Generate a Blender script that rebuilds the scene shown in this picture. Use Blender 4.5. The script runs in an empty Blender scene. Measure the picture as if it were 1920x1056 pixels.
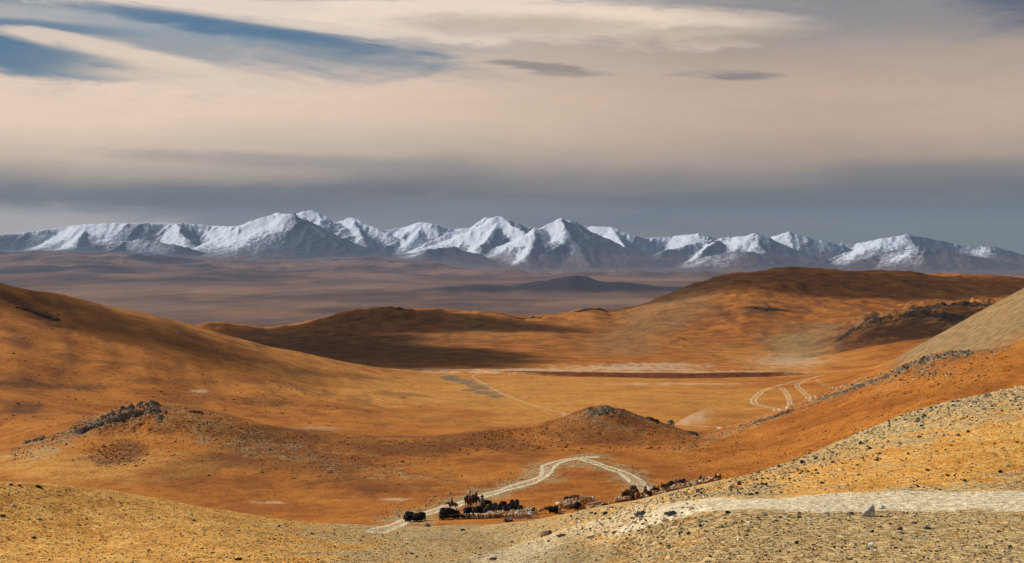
import bpy, bmesh, math, random
import numpy as np
from mathutils import Vector, Matrix, noise as mnoise

random.seed(7); rng = np.random.default_rng(11)
scene = bpy.context.scene
COL = scene.collection
R = math.radians
F = 2638.0            # focal length in pixels of the 1920 px photograph (about 40 degrees across)
HOR = 470.0           # row of the true horizon
# ---------------------------------------------------------------- camera
cam = bpy.data.cameras.new('camera'); camo = bpy.data.objects.new('camera', cam); COL.objects.link(camo)
cam.sensor_width = 36.0; cam.lens = 36.0*F/1920.0
cam.shift_y = -(528-HOR)/1920.0
cam.clip_start = 0.5; cam.clip_end = 200000
camo.location = (0, 0, 0); camo.rotation_euler = (R(90), 0, 0)
scene.camera = camo
# ---------------------------------------------------------------- sun, exposure
SUN_AZ, SUN_EL = R(-66), R(36)      # left of the view and a little ahead
sd = Vector((math.sin(SUN_AZ)*math.cos(SUN_EL), math.cos(SUN_AZ)*math.cos(SUN_EL), math.sin(SUN_EL)))
sl = bpy.data.lights.new('sun', 'SUN'); sl.energy = 5.0; sl.angle = R(0.5); sl.color = (1.0, .93, .82)
so = bpy.data.objects.new('sun', sl); COL.objects.link(so)
so.rotation_euler = sd.to_track_quat('Z', 'Y').to_euler(); so.location = sd*500
vs = scene.view_settings
vs.view_transform = 'Standard'; vs.look = 'None'; vs.exposure = 0.0; vs.gamma = 1.0
scene.cycles.max_bounces = 4; scene.cycles.diffuse_bounces = 2; scene.cycles.volume_bounces = 1
scene.cycles.transparent_max_bounces = 8
scene.cycles.use_denoising = True; scene.cycles.denoiser = 'OPENIMAGEDENOISE'; scene.cycles.denoising_prefilter = 'NONE'; scene.cycles.denoising_input_passes = 'RGB_ALBEDO_NORMAL'

# ---------------------------------------------------------------- node helpers
def s2l(r, g, b):
    f = lambda c: (c/255/12.92) if c/255 <= .04045 else ((c/255+.055)/1.055)**2.4
    return (f(r), f(g), f(b), 1)
class NT:
    def __init__(self, tree):
        self.t = tree; self.n = tree.nodes; self.l = tree.links
    def node(self, typ, **kw):
        n = self.n.new(typ)
        for k, v in kw.items(): setattr(n, k, v)
        return n
    def put(self, sock, v):
        if hasattr(v, 'is_output') or isinstance(v, bpy.types.NodeSocket): self.l.new(v, sock)
        elif v is not None:
            if hasattr(sock, 'default_value'):
                try: sock.default_value = v
                except Exception: sock.default_value = v[:3]
    def m(self, op, a, b=None, c=None, clamp=False):
        n = self.node('ShaderNodeMath', operation=op, use_clamp=clamp)
        for i, v in enumerate((a, b, c)):
            if v is not None: self.put(n.inputs[i], v)
        return n.outputs[0]
    def add(self, *a):
        o = a[0]
        for x in a[1:]: o = self.m('ADD', o, x)
        return o
    def mul(self, *a):
        o = a[0]
        for x in a[1:]: o = self.m('MULTIPLY', o, x)
        return o
    def ss(self, v, a, b, lo=0.0, hi=1.0):
        n = self.node('ShaderNodeMapRange', interpolation_type='SMOOTHSTEP')
        self.put(n.inputs[0], v); self.put(n.inputs[1], a); self.put(n.inputs[2], b); self.put(n.inputs[3], lo); self.put(n.inputs[4], hi)
        return n.outputs[0]
    def mix(self, f, a, b, mode='MIX'):
        n = self.node('ShaderNodeMix', data_type='RGBA', blend_type=mode)
        self.put(n.inputs[0], f); self.put(n.inputs[6], a); self.put(n.inputs[7], b)
        return n.outputs[2]
    def noise(self, vec, scale, detail=4, rough=.55, dist=0, out=0):
        n = self.node('ShaderNodeTexNoise')
        if vec is not None: self.l.new(vec, n.inputs['Vector'])
        n.inputs['Scale'].default_value = scale; n.inputs['Detail'].default_value = detail
        n.inputs['Roughness'].default_value = rough; n.inputs['Distortion'].default_value = dist
        return n.outputs[out]
    def attr(self, name):
        return self.node('ShaderNodeAttribute', attribute_name=name).outputs['Fac']
    def ramp(self, v, stops, interp='EASE'):
        n = self.node('ShaderNodeValToRGB'); self.put(n.inputs[0], v)
        cr = n.color_ramp; cr.interpolation = interp
        while len(cr.elements) < len(stops): cr.elements.new(.5)
        for e, (p, c) in zip(cr.elements, stops):
            e.position = p
        for e, (p, c) in zip(cr.elements, stops):
            e.color = c
        return n.outputs[0]
    def comb(self, x, y, z):
        n = self.node('ShaderNodeCombineXYZ')
        for i, v in enumerate((x, y, z)): self.put(n.inputs[i], v)
        return n.outputs[0]
    def scale(self, vec, s):
        n = self.node('ShaderNodeVectorMath', operation='MULTIPLY'); self.l.new(vec, n.inputs[0]); n.inputs[1].default_value = s
        return n.outputs[0]

# ---------------------------------------------------------------- world: blue sky with a broken layered cloud deck
world = bpy.data.worlds.new('World'); scene.world = world; world.use_nodes = True
W = NT(world.node_tree); W.n.clear()
wout = W.node('ShaderNodeOutputWorld'); bg = W.node('ShaderNodeBackground'); W.l.new(bg.outputs[0], wout.inputs[0])
sky = W.node('ShaderNodeTexSky', sky_type='NISHITA'); sky.sun_disc = False
sky.sun_elevation = SUN_EL; sky.sun_rotation = SUN_AZ; sky.air_density = 1.3; sky.dust_density = .6; sky.ozone_density = 2.0
tc = W.node('ShaderNodeTexCoord'); sep = W.node('ShaderNodeSeparateXYZ'); W.l.new(tc.outputs['Generated'], sep.inputs[0])
az = W.m('ARCTAN2', sep.outputs[0], sep.outputs[1]); el = W.m('ARCSINE', sep.outputs[2])
K = 1000.0/F
U = W.m('MULTIPLY', az, 1/K); V = W.m('MULTIPLY', el, 1/K)     # thousands of pixels: az 0..: U in -.96..+.96, V 0..+.47
def sx(x): return math.atan((x-960)/F)/K
def sy(y): return math.atan((HOR-y)/F)/K
P = W.comb(U, V, 0.0)
wn1 = W.m('SUBTRACT', W.noise(W.scale(P, (1.6, 5.0, 1)), 1.3, 6, .58), .5)
wn2 = W.m('SUBTRACT', W.noise(W.scale(P, (3.0, 14.0, 1)), 1.5, 6, .62, 1.0), .5)
wn3 = W.m('SUBTRACT', W.noise(W.scale(P, (1.2, 3.0, 1)), 0.9, 3, .5), .5)
wn4 = W.m('SUBTRACT', W.noise(W.scale(W.comb(U, W.add(V, W.mul(U, .12)), 0.0), (7.0, 46.0, 1)), 1.6, 6, .65, .8), .5)
Vw = W.add(V, W.mul(wn3, .10), W.mul(wn1, .035))
def st(y): return max(0., min(1., (sy(y)+.05)/.60))
Vn = W.m('DIVIDE', W.m('ADD', Vw, .05), .60)
left = W.ramp(Vn, [(0, s2l(130, 124, 112)), (st(460), s2l(150, 140, 122)), (st(415), s2l(122, 118, 110)), (st(375), s2l(104, 106, 97)), (st(345), s2l(130, 126, 120)),
                   (st(290), s2l(204, 184, 162)), (st(225), s2l(236, 210, 184)), (st(150), s2l(236, 211, 188)), (st(60), s2l(205, 190, 178)), (1, s2l(150, 150, 155))], 'LINEAR')
right = W.ramp(Vn, [(0, s2l(103, 108, 96)), (st(450), s2l(103, 108, 96)), (st(400), s2l(101, 107, 98)), (st(360), s2l(112, 108, 102)), (st(310), s2l(168, 150, 132)),
                    (st(250), s2l(194, 168, 144)), (st(180), s2l(197, 171, 148)), (st(100), s2l(174, 157, 144)), (st(20), s2l(146, 140, 138)), (1, s2l(140, 138, 140))], 'LINEAR')
lr = W.ss(W.add(U, W.mul(wn3, .5)), -.75, .65)
col = W.mix(lr, left, right)
def blob(x, y, rx, ry, tilt=0.0, soft=.7, warp=.5, fine=.3):
    """smooth patch of cloud, 1 inside .. 0 outside, edges torn by noise"""
    ux, vy = sx(x), sy(y); c, s = math.cos(tilt), -math.sin(tilt)
    du = W.m('SUBTRACT', U, ux); dv = W.m('SUBTRACT', V, vy)
    a = W.mul(W.add(W.mul(du, c), W.mul(dv, s)), 1000/rx)
    b = W.mul(W.add(W.mul(du, -s), W.mul(dv, c)), 1000/ry)
    d = W.m('SQRT', W.add(W.mul(a, a), W.mul(b, b)))
    d = W.add(d, W.mul(wn1, warp*2), W.mul(wn2, fine*3.6), W.mul(wn4, fine*1.6))
    return W.ss(d, 1.0+soft*.5, 1.0-soft*.5)
def over(f, k, rgb):
    global col
    col = W.mix(W.mul(f, k), col, rgb if not isinstance(rgb, tuple) else s2l(*rgb))
blue = W.mix(.22, s2l(22, 84, 126), W.scale(sky.outputs[0], (.085, .085, .085)))
# grey veil in the upper left, blue gaps, cream streaks
over(blob(120, 60, 620, 92, 0.02, .9, .4, .3), .9, (146, 153, 160))
over(blob(60, 8, 460, 30, 0.02, 1.0, .5, .3), .8, (98, 122, 146))
over(blob(90, 50, 330, 13, 0.02, 1.1, .6, .5), .8, (184, 182, 178))
over(blob(50, 70, 200, 10, 0.03, 1.0, .5, .5), .7, (84, 120, 150))
over(blob(500, 70, 270, 24, .14, 1.0, .5, .5), .97, blue)
over(blob(640, 104, 260, 22, .13, 1.2, .6, .4), .6, (150, 154, 156))
over(blob(330, 68, 200, 20, .08, 1.1, .6, .5), .55, (150, 162, 172))
over(blob(0, 120, 260, 34, .06, .8, .35, .3), 1.0, blue)
over(blob(200, 148, 170, 16, .02, 1.1, .6, .4), .5, (140, 152, 160))
over(blob(250, 116, 200, 15, .16, .9, .45, .5), .97, (228, 208, 188))
over(blob(120, 88, 110, 9, .10, 1.0, .45, .5), .9, (222, 204, 188))
over(blob(330, 150, 200, 22, .10, 1.0, .6, .4), .8, (226, 205, 182))
over(blob(840, 30, 560, 44, .035, .6, .45, .4), .97, (240, 219, 199))
over(blob(430, 18, 290, 17, .03, .7, .6, .6), .95, (232, 213, 196))
over(blob(560, 52, 200, 9, .08, .9, .7, .6), .7, (222, 206, 192))
over(blob(520, -4, 240, 9, 0.0, 1.0, .5, .3), .8, (118, 134, 154))
over(blob(1210, 44, 290, 23, .02, .7, .4, .3), .9, (238, 216, 192))
over(blob(980, 50, 230, 20, 0.02, 1.2), .65, (180, 166, 150))
over(blob(1320, 70, 190, 16, 0.0, 1.0), .6, (180, 164, 144))
over(blob(1700, 20, 330, 60, 0.0, 1.2), .55, (138, 138, 142))
over(blob(1945, 5, 170, 62, .25, 1.3, .4, .3), .8, (72, 88, 112))
over(blob(1340, 4, 190, 10, 0.0, 1.2), .6, (150, 148, 150))
over(blob(1005, 124, 90, 9, .10, .8, .7, .6), .8, (140, 133, 128))
over(blob(1065, 138, 70, 6, .02, 1.0, .7, .6), .65, (146, 139, 132))
over(blob(1400, 147, 62, 6, 0.02, 1.2, .9, .9), .8, (128, 127, 124))
over(blob(1320, 141, 80, 5, -0.02, 1.0, .7, .6), .5, (156, 147, 138))
over(blob(560, 305, 300, 13, .03, 1.3), .45, (136, 134, 132))
over(blob(480, 372, 560, 26, 0.0, 1.1, .6, .4), .45, (90, 90, 90))
over(blob(1300, 395, 640, 36, 0.0, 1.2, .6, .4), .4, (88, 90, 86))
over(blob(1780, 330, 330, 20, -0.03, 1.3), .4, (116, 113, 112))
over(blob(430, 60, 200, 15, .12, 1.0, .6, .6), .9, blue)
over(blob(10, 124, 150, 18, .04, 1.1, .5, .5), .8, blue)
over(blob(850, 385, 260, 16, 0.02, 1.3, .9, .6), .35, (140, 134, 126))
over(blob(1180, 350, 300, 18, -0.02, 1.3, .9, .6), .35, (150, 140, 128))
over(blob(1620, 420, 260, 18, 0.02, 1.3, .9, .6), .3, (128, 126, 122))
over(blob(640, 415, 200, 14, 0.0, 1.3, .9, .6), .3, (142, 138, 132))
over(blob(20, 425, 260, 34, 0.0, 1.2, .5, .3), .9, (182, 172, 158))
# fine streaky variation
col = W.mix(1.0, col, W.comb(*[W.add(1.0, W.mul(wn2, .13), W.mul(wn1, .12), W.mul(wn4, W.ss(V, .09, .16), .10))]*3), 'MULTIPLY')
# the deck overhead and behind: a plain grey-blue overcast with gaps
upper = W.mix(W.ss(W.noise(tc.outputs['Generated'], 2.2, 4, .5), .36, .54), s2l(140, 146, 156), W.scale(sky.outputs[0], (.08, .08, .08)))
col = W.mix(W.ss(el, .20, .55), col, upper)
W.l.new(W.scale(col, (10, 10, 10)), bg.inputs[0]); bg.inputs[1].default_value = 0.1

# ---------------------------------------------------------------- numpy noise
_perm = rng.permutation(4096)
_ang = rng.random(4096)*2*np.pi
_gx, _gy = np.cos(_ang), np.sin(_ang)
def perlin(x, y, seed=0):
    xi = np.floor(x).astype(np.int64); yi = np.floor(y).astype(np.int64)
    xf = x-xi; yf = y-yi
    def g(ix, iy, dx, dy):
        h = _perm[(_perm[(ix+seed*131) & 4095]+iy) & 4095]
        return _gx[h]*dx+_gy[h]*dy
    u = xf*xf*xf*(xf*(xf*6-15)+10); v = yf*yf*yf*(yf*(yf*6-15)+10)
    a = g(xi, yi, xf, yf); b = g(xi+1, yi, xf-1, yf); c = g(xi, yi+1, xf, yf-1); d = g(xi+1, yi+1, xf-1, yf-1)
    return (a+(b-a)*u)*(1-v)+(c+(d-c)*u)*v
def fbm(x, y, o=4, seed=0, gain=.5):
    t = 0; amp = 1.0
    for i in range(o):
        t = t+amp*perlin(x, y, seed+i*17); x = x*2.03+11.3; y = y*2.03+7.7; amp *= gain
    return t
def ridged(x, y, o=5, seed=0, gain=.55):
    t = 0; amp = 1.0; w = 1.0
    for i in range(o):
        n = 1-np.abs(perlin(x, y, seed+i*17))*1.7; n = n*n
        t = t+amp*n*w; w = np.clip(n*1.4, 0, 1); x = x*2.07+5.1; y = y*2.07+3.3; amp *= gain
    return t
def sstep(v, a, b):
    t = np.clip((v-a)/(b-a), 0, 1); return t*t*(3-2*t)

# ---------------------------------------------------------------- terrain: heights laid out as hill crests and valley floors, each with its own distance
NU = 1300
Ucol = np.linspace(-.5, .5, NU); Xcol = Ucol*F+960
def curve(pts, smooth=10):
    p = sorted(pts.items()) if isinstance(pts, dict) else [(0, pts)]
    xs = np.arange(-460, 2390, 2.0)
    v = np.interp(xs, [a for a, b in p], [b for a, b in p])
    if smooth:
        k = int(smooth*3/2); t = np.arange(-k, k+1)*2.0; g = np.exp(-.5*(t/smooth)**2); g /= g.sum()
        v = np.convolve(np.pad(v, k, mode='edge'), g, 'valid')
    return lambda x: np.interp(x, xs, v)
CREST1 = {-400: 890, 0: 905, 100: 912, 200: 921, 300: 937, 400: 953, 500: 970, 600: 981, 700: 988, 800: 991, 900: 990, 1000: 975, 1100: 956, 1200: 938, 1300: 916, 1400: 893, 1500: 858, 1600: 815, 1700: 775, 1800: 748, 1920: 722, 2320: 610}
CREST2 = {-400: 880, -50: 870, 0: 850, 60: 830, 150: 795, 230: 765, 280: 755, 340: 762, 420: 775, 500: 797, 600: 808, 700: 818, 800: 822, 850: 817, 900: 808, 1000: 798, 1060: 781, 1100: 765, 1130: 760, 1160: 765, 1200: 780, 1250: 797, 1290: 812, 1320: 816, 1400: 790, 1500: 755, 1600: 715, 1650: 700, 1700: 683, 1740: 668, 1770: 660, 1800: 659, 1860: 655, 1920: 640, 2320: 560}
CREST3 = {-400: 470, -200: 495, 0: 530, 50: 539, 100: 550, 200: 572, 300: 595, 400: 622, 500: 650, 600: 672, 700: 690, 780: 697, 850: 703, 1000: 708, 1300: 712, 1500: 710, 1640: 698, 1690: 672, 1730: 648, 1760: 630, 1830: 590, 1920: 540, 2320: 330}
CREST4 = {-400: 640, 200: 640, 340: 625, 385: 610, 420: 610, 450: 614, 500: 620, 560: 611, 620: 597, 660: 584, 700: 579, 730: 577, 800: 582, 900: 587, 950: 592, 985: 597, 1040: 592, 1080: 583, 1115: 578, 1150: 585, 1200: 573, 1250: 553, 1300: 530, 1350: 516, 1400: 511, 1450: 503, 1500: 506, 1600: 508, 1700: 511, 1920: 520, 2320: 535}
FOOT = {-400: 474, 0: 474, 150: 472, 250: 477, 330: 484, 400: 488, 500: 494, 600: 489, 700: 485, 800: 494, 900: 505, 1000: 511, 1200: 513, 1400: 513, 1920: 518, 2320: 520}
Y1 = {-400: 190, 0: 195, 400: 220, 700: 262, 900: 268, 1100: 262, 1300: 255, 1500: 250, 2320: 250}
KN = [   # (distance, height in metres or picture row of the hill line, which)
    (12, -6, 'z'), (60, {-400: -17, 900: -19, 1300: -16, 2320: -15.5}, 'z'),
    ({-400: 135, 900: 170, 1300: 120, 2320: 110}, 1056, 'y'),
    ({-400: 165, 400: 185, 700: 215, 950: 222, 1100: 200, 1300: 165, 2320: 165}, {-400: 980, 0: 990, 400: 1005, 700: 1022, 950: 1025, 1100: 1000, 1230: 962, 1400: 946, 1600: 938, 1920: 926, 2320: 905}, 'y'),
    (Y1, CREST1, 'y'),
    ({k: v*1.13 for k, v in Y1.items()}, {-400: -43, 0: -45, 400: -52, 700: -57, 900: -56.8, 1100: -57, 1300: -56, 1500: -51, 1700: -43, 1920: -34, 2320: -20}, 'z'),
    (335, {-400: -56, 0: -57, 400: -59, 700: -60.3, 1300: -60, 1450: -58, 1600: -54, 1760: -47, 1920: -40, 2320: -28}, 'z'),
    (420, {-400: -59, -50: -60, 100: -56, 300: -55, 500: -59, 700: -61.5, 850: -62, 1000: -61.8, 1085: -61.3, 1200: -61.8, 1310: -62, 1400: -60, 1500: -57, 1600: -51.5, 1760: -42, 1920: -36.5, 2320: -22}, 'z'),
    ({-400: 426, 300: 440, 800: 468, 1000: 478, 1320: 478, 1760: 455, 2320: 455}, {-400: -60, 0: -58, 100: -53.5, 230: -50.7, 300: -50.5, 420: -53, 600: -60.5, 850: -64, 1000: -64.8, 1130: -64.8, 1250: -65.5, 1310: -65, 1400: -62, 1500: -56, 1600: -49, 1760: -38.5, 1920: -33, 2320: -19}, 'z'),
    ({-400: 430, 300: 455, 500: 470, 800: 500, 1000: 520, 1130: 530, 1250: 525, 1320: 520, 1500: 510, 1760: 490, 2320: 480}, CREST2, 'y'),
    (570, {-400: -52, 0: -56, 200: -66, 400: -70, 700: -71.5, 1000: -72, 1400: -73, 1700: -64, 1920: -48, 2320: -25}, 'z'),
    (760, {-400: -28, 0: -36, 200: -49, 400: -64, 600: -76.5, 800: -80, 1000: -80, 1400: -81, 1600: -78, 1690: -72, 1760: -55, 1920: -27, 2320: 10}, 'z'),
    ({-400: 880, 0: 900, 400: 960, 600: 1000, 800: 1060, 1100: 1000, 1500: 950, 1690: 850, 1760: 820, 1920: 810, 2320: 800}, CREST3, 'y'),
    (1250, {-400: -95, 0: -95, 400: -100, 600: -103, 800: -106, 1000: -105, 1500: -106, 1700: -95, 1920: -85, 2320: -60}, 'z'),
    (1650, {-400: -120, 300: -118, 500: -112, 700: -110, 900: -108, 1100: -112, 1300: -114, 1440: -113, 1500: -108, 1560: -98, 1600: -88, 1660: -77, 1750: -66, 1850: -63, 1920: -58, 2320: -40}, 'z'),
    (1950, {-400: -135, 300: -128, 400: -112, 500: -114, 700: -100, 900: -104, 1150: -108, 1300: -98, 1400: -90, 1500: -92, 1600: -93, 1750: -85, 1920: -78, 2320: -60}, 'z'),
    ({-400: 2000, 385: 2000, 700: 2100, 1100: 2200, 1300: 2450, 1450: 2600, 1920: 2700, 2320: 2700}, CREST4, 'y'),
    (3300, -205, 'z'), (4800, -287, 'z'), (6500, -312, 'z'), (12000, -340, 'z'),
    (20000, {-400: -200, 0: -230, 300: -270, 500: -310, 700: -300, 900: -350, 1920: -370}, 'z'),
    (30000, FOOT, 'y'), (34000, FOOT, 'y+'), (52000, FOOT, 'y+'),
]
kY = np.zeros((len(KN), NU)); kZ = np.zeros((len(KN), NU))
for i, (a, b, t) in enumerate(KN):
    kY[i] = curve(a, 40)(Xcol)
    v = curve(b, 5 if t == 'y' and i < 20 else 22)(Xcol)
    kZ[i] = v if t == 'z' else (HOR-v)/F*(30000 if i >= len(KN)-3 else kY[i])
    if t == 'y+': kZ[i] += 20
kT = np.log(kY)
kH = np.diff(kT, axis=0); kD = np.diff(kZ, axis=0)/kH
kM = np.zeros_like(kZ); kM[0] = kD[0]; kM[-1] = kD[-1]
_w1 = 2*kH[1:]+kH[:-1]; _w2 = kH[1:]+2*kH[:-1]
with np.errstate(divide='ignore', invalid='ignore'):
    kM[1:-1] = np.where(kD[:-1]*kD[1:] > 0, (_w1+_w2)/(_w1/kD[:-1]+_w2/kD[1:]), 0)
_k = np.exp(-.5*(np.arange(-75, 76)/25.0)**2); _k /= _k.sum()
kM = np.stack([np.convolve(np.pad(r, 75, mode='edge'), _k, 'valid') for r in kM])     # slopes vary gently from side to side: no creases
def base_z(T):
    Z = np.zeros((len(T), NU))
    for c in range(NU):
        x, y, m, h = kT[:, c], kZ[:, c], kM[:, c], kH[:, c]
        i = np.clip(np.searchsorted(x, T)-1, 0, len(x)-2); s = (T-x[i])/h[i]
        Z[:, c] = (1+2*s)*(1-s)**2*y[i]+s*(1-s)**2*h[i]*m[i]+s*s*(3-2*s)*y[i+1]+s*s*(s-1)*h[i]*m[i+1]
    return Z

def gl(a, b, n): return np.linspace(math.log(a), math.log(b), n, endpoint=False)
Tn = np.concatenate([gl(12, 110, 60), gl(110, 560, 800), gl(560, 1400, 280), gl(1400, 3305, 260), [math.log(3305)]])
Yr = np.exp(Tn)
Z = base_z(Tn)
GX = Yr[:, None]*Ucol[None, :]; GY = np.repeat(Yr[:, None], NU, 1)
PXc = np.repeat(Xcol[None, :], len(Yr), 0)
# relief: broad swells, small hollows, tussocks
far = sstep(GY, 500, 2500)
Z += fbm(GX/26, GY/26, 3, 3)*.45*sstep(GY, 20, 120)*(1+2.0*far)
Z += fbm(GX/4.5, GY/6, 3, 9)*.14*sstep(GY, 20, 100)
Z += fbm(GX/120, GY/200, 3, 21)*2.6*far
# gullies and ribs on the far hills, rocky spur
rg = ridged(GX/170+.3*fbm(GX/90, GY/90, 2, 5), GY/330, 4, 31)
Z += (rg-1.0)*5.0*sstep(GY, 1300, 1900)*sstep(PXc, 1000, 1350)
spur = np.exp(-((GY-1690)/150)**2)*sstep(PXc, 1540, 1620)
Z += spur*(ridged(GX/38, GY/60, 4, 44)-.9)*7
Z += (ridged(GX/60, GY/80, 4, 47)-.9)*2.4*np.exp(-((GY-kY[16][None, :])/140)**2)*sstep(PXc, 1250, 1150)
# left hill: long shallow gullies running down towards the right
Z += fbm((GX*.75+GY*.3)/30, (GX*.3-GY*.8)/150, 3, 52)*2.3*sstep(PXc, 900, 500)*sstep(GY, 560, 640)*sstep(GY, 1100, 900)
# rocky knolls
kn1 = np.exp(-((PXc-225)/85)**2-((GY-446)/16)**2)
Z += kn1*(ridged(GX/5.5, GY/7, 4, 61)-.9)*1.3
kn2 = np.exp(-((PXc-1730)/90)**2-((GY-482)/22)**2)
Z += kn2*(ridged(GX/6, GY/8, 4, 67)-.9)*1.0
md = np.exp(-((PXc-1135)/95)**2-((GY-524)/26)**2)
Z += md*(ridged(GX/7, GY/7, 4, 71)-.9)*.6
# wash at the foot of the foreground (low earth bank right of the middle)
bank = np.exp(-((PXc-1230-(GY-160)*1.2)/120)**2-((GY-158)/14)**2)
Z += bank*(fbm(GX/3, GY/5, 3, 81)*.9)
# low scarp across the valley floor
scy = curve({700: 1180, 820: 1150, 1000: 1060, 1250: 1010, 1470: 1015, 1560: 1080}, 30)(Xcol)[None, :]
inx = sstep(PXc, 780, 900)*sstep(PXc, 1560, 1480)
Z += inx*2.4*(sstep(GY, scy-3, scy+5)-sstep(GY, scy+40, scy+220))
S = Z/GY
def to_px(z, y): return HOR-z/y*F

def ground_at(px, py, beyond=False):
    """where the sight line through a picture point first meets the ground"""
    c = np.clip((px-960)/F, -.499, .499); j = (c+.5)*(NU-1); j0 = int(j); w = j-j0
    zc = Z[:, j0]*(1-w)+Z[:, min(j0+1, NU-1)]*w
    s = (HOR-py)/F
    d = zc-s*Yr
    if beyond: d = np.where(Yr < kY[4][j0]*1.10, -1.0, d)
    k = int(np.argmax(d >= 0)) if (d >= 0).any() else len(Yr)-1
    if k == 0: k = 1
    t = -d[k-1]/(d[k]-d[k-1]+1e-9); t = min(max(t, 0), 1)
    y = Yr[k-1]+(Yr[k]-Yr[k-1])*t
    return Vector((c*y, y, zc[k-1]+(zc[k]-zc[k-1])*t))
def height(x, y):
    c = x/y; j = (np.clip(c, -.499, .499)+.5)*(NU-1); j0 = int(j); w = j-j0
    i = np.interp(math.log(y), Tn, np.arange(len(Tn))); i0 = min(int(i), len(Tn)-2); v = i-i0
    a = Z[i0, j0]*(1-w)+Z[i0, j0+1]*w; b = Z[i0+1, j0]*(1-w)+Z[i0+1, j0+1]*w
    return a*(1-v)+b*v

# ---------------------------------------------------------------- what grows or lies where (0..1 per vertex)
n_big = fbm(GX/45, GY/80, 4, 101); n_mid = fbm(GX/9, GY/14, 4, 111); n_far = fbm(GX/160, GY/420, 4, 121)
def pathpts(pts, n=14):
    out = []
    for (a, b), (c, d) in zip(pts[:-1], pts[1:]):
        for i in range(n): out.append(ground_at(a+(c-a)*i/n, b+(d-b)*i/n))
    out.append(ground_at(*pts[-1]))
    arr = np.array([(p.x, p.y) for p in out])
    k = np.ones(7)/7
    sm = np.stack([np.convolve(np.pad(arr[:, i], 3, mode='edge'), k, 'valid') for i in (0, 1)], 1)
    return sm
def dist_path(arr, reach):
    """distance of every vertex near the path to it"""
    D = np.full(Z.shape, 1e9)
    y0, y1 = arr[:, 1].min()-reach, arr[:, 1].max()+reach
    u = arr[:, 0]/arr[:, 1]; du = reach/max(arr[:, 1].min(), 50)
    i0, i1 = np.searchsorted(Yr, [y0, y1]); j0, j1 = np.searchsorted(Ucol, [u.min()-du, u.max()+du])
    if i1 <= i0 or j1 <= j0: return D
    gx = GX[i0:i1, j0:j1]; gy = GY[i0:i1, j0:j1]; d = np.full(gx.shape, 1e9)
    for (ax, ay), (bx, by) in zip(arr[:-1], arr[1:]):
        ex, ey = bx-ax, by-ay; L = ex*ex+ey*ey
        if L < 1e-6: continue
        t = np.clip(((gx-ax)*ex+(gy-ay)*ey)/L, 0, 1)
        np.minimum(d, np.hypot(gx-ax-t*ex, gy-ay-t*ey), out=d)
    D[i0:i1, j0:j1] = d
    return D
TR = {}
track = np.zeros(Z.shape); roadmask = np.zeros(Z.shape); verge = np.zeros(Z.shape)
wob = fbm(GX/14, GY/14, 3, 131)
def add_track(pts, half, rut, sep, k=1.0, own=True, vg=0):
    global track, roadmask, verge
    d = dist_path(pathpts(pts), half*3+vg*2+12)
    d = d+wob*half*.35
    m = np.maximum(sstep(np.abs(d-sep), rut, rut*.35), sstep(d, half*1.1, half*.5)*.42)*k
    track = np.maximum(track, m)
    if own: roadmask = np.maximum(roadmask, (d < half).astype(float))
    if vg: verge = np.maximum(verge, sstep(d+n_mid*vg*.6, vg+half, half*.7))
main_a = [(700, 1000), (740, 985), (790, 965), (850, 948), (905, 930), (960, 914), (1000, 902), (1018, 894), (1026, 884), (1027, 874), (1040, 868), (1062, 862), (1090, 858.5), (1114, 857)]
main_b = [(1092, 861), (1112, 867), (1140, 877), (1168, 886), (1185, 896), (1198, 908), (1205, 922)]
add_track(main_a, 2.3, .85, 1.4, 1.0, True, 9)
add_track(main_b, 2.1, .7, 1.3, 1.0, True, 8)
add_track([(1225, 962), (1300, 952), (1400, 946), (1520, 941), (1640, 938), (1760, 940), (1920, 938), (2100, 936)], 8.5, 8.5, 1.0, 1.0, True, 0)
add_track([(1240, 962), (1150, 972), (1080, 990), (1010, 1012), (960, 1040), (940, 1070)], 8.0, 8.5, .5, .48, False, 0)
add_track([(900, 697), (885, 706), (900, 716), (935, 735), (975, 752), (1020, 766), (1075, 777)], 1.5, 1.2, .5, .42)
add_track([(1258, 796), (1310, 799), (1372, 802)], 1.2, .8, .5, .8)
add_track([(1470, 768), (1440, 764), (1415, 758), (1412, 748), (1430, 733), (1445, 727)], 1.9, .9, 1.2, .6)
add_track([(1445, 727), (1490, 715), (1545, 703)], 2.0, 1.0, 1.2, .55)
add_track([(1482, 762), (1478, 742), (1465, 726)], 1.9, 1.1, .9, .5)
add_track([(1525, 750), (1505, 735), (1492, 722), (1520, 710), (1545, 703)], 1.8, .9, 1.1, .55)
add_track([(1575, 730), (1545, 722), (1530, 712)], 1.6, .9, .9, .4)
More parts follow.
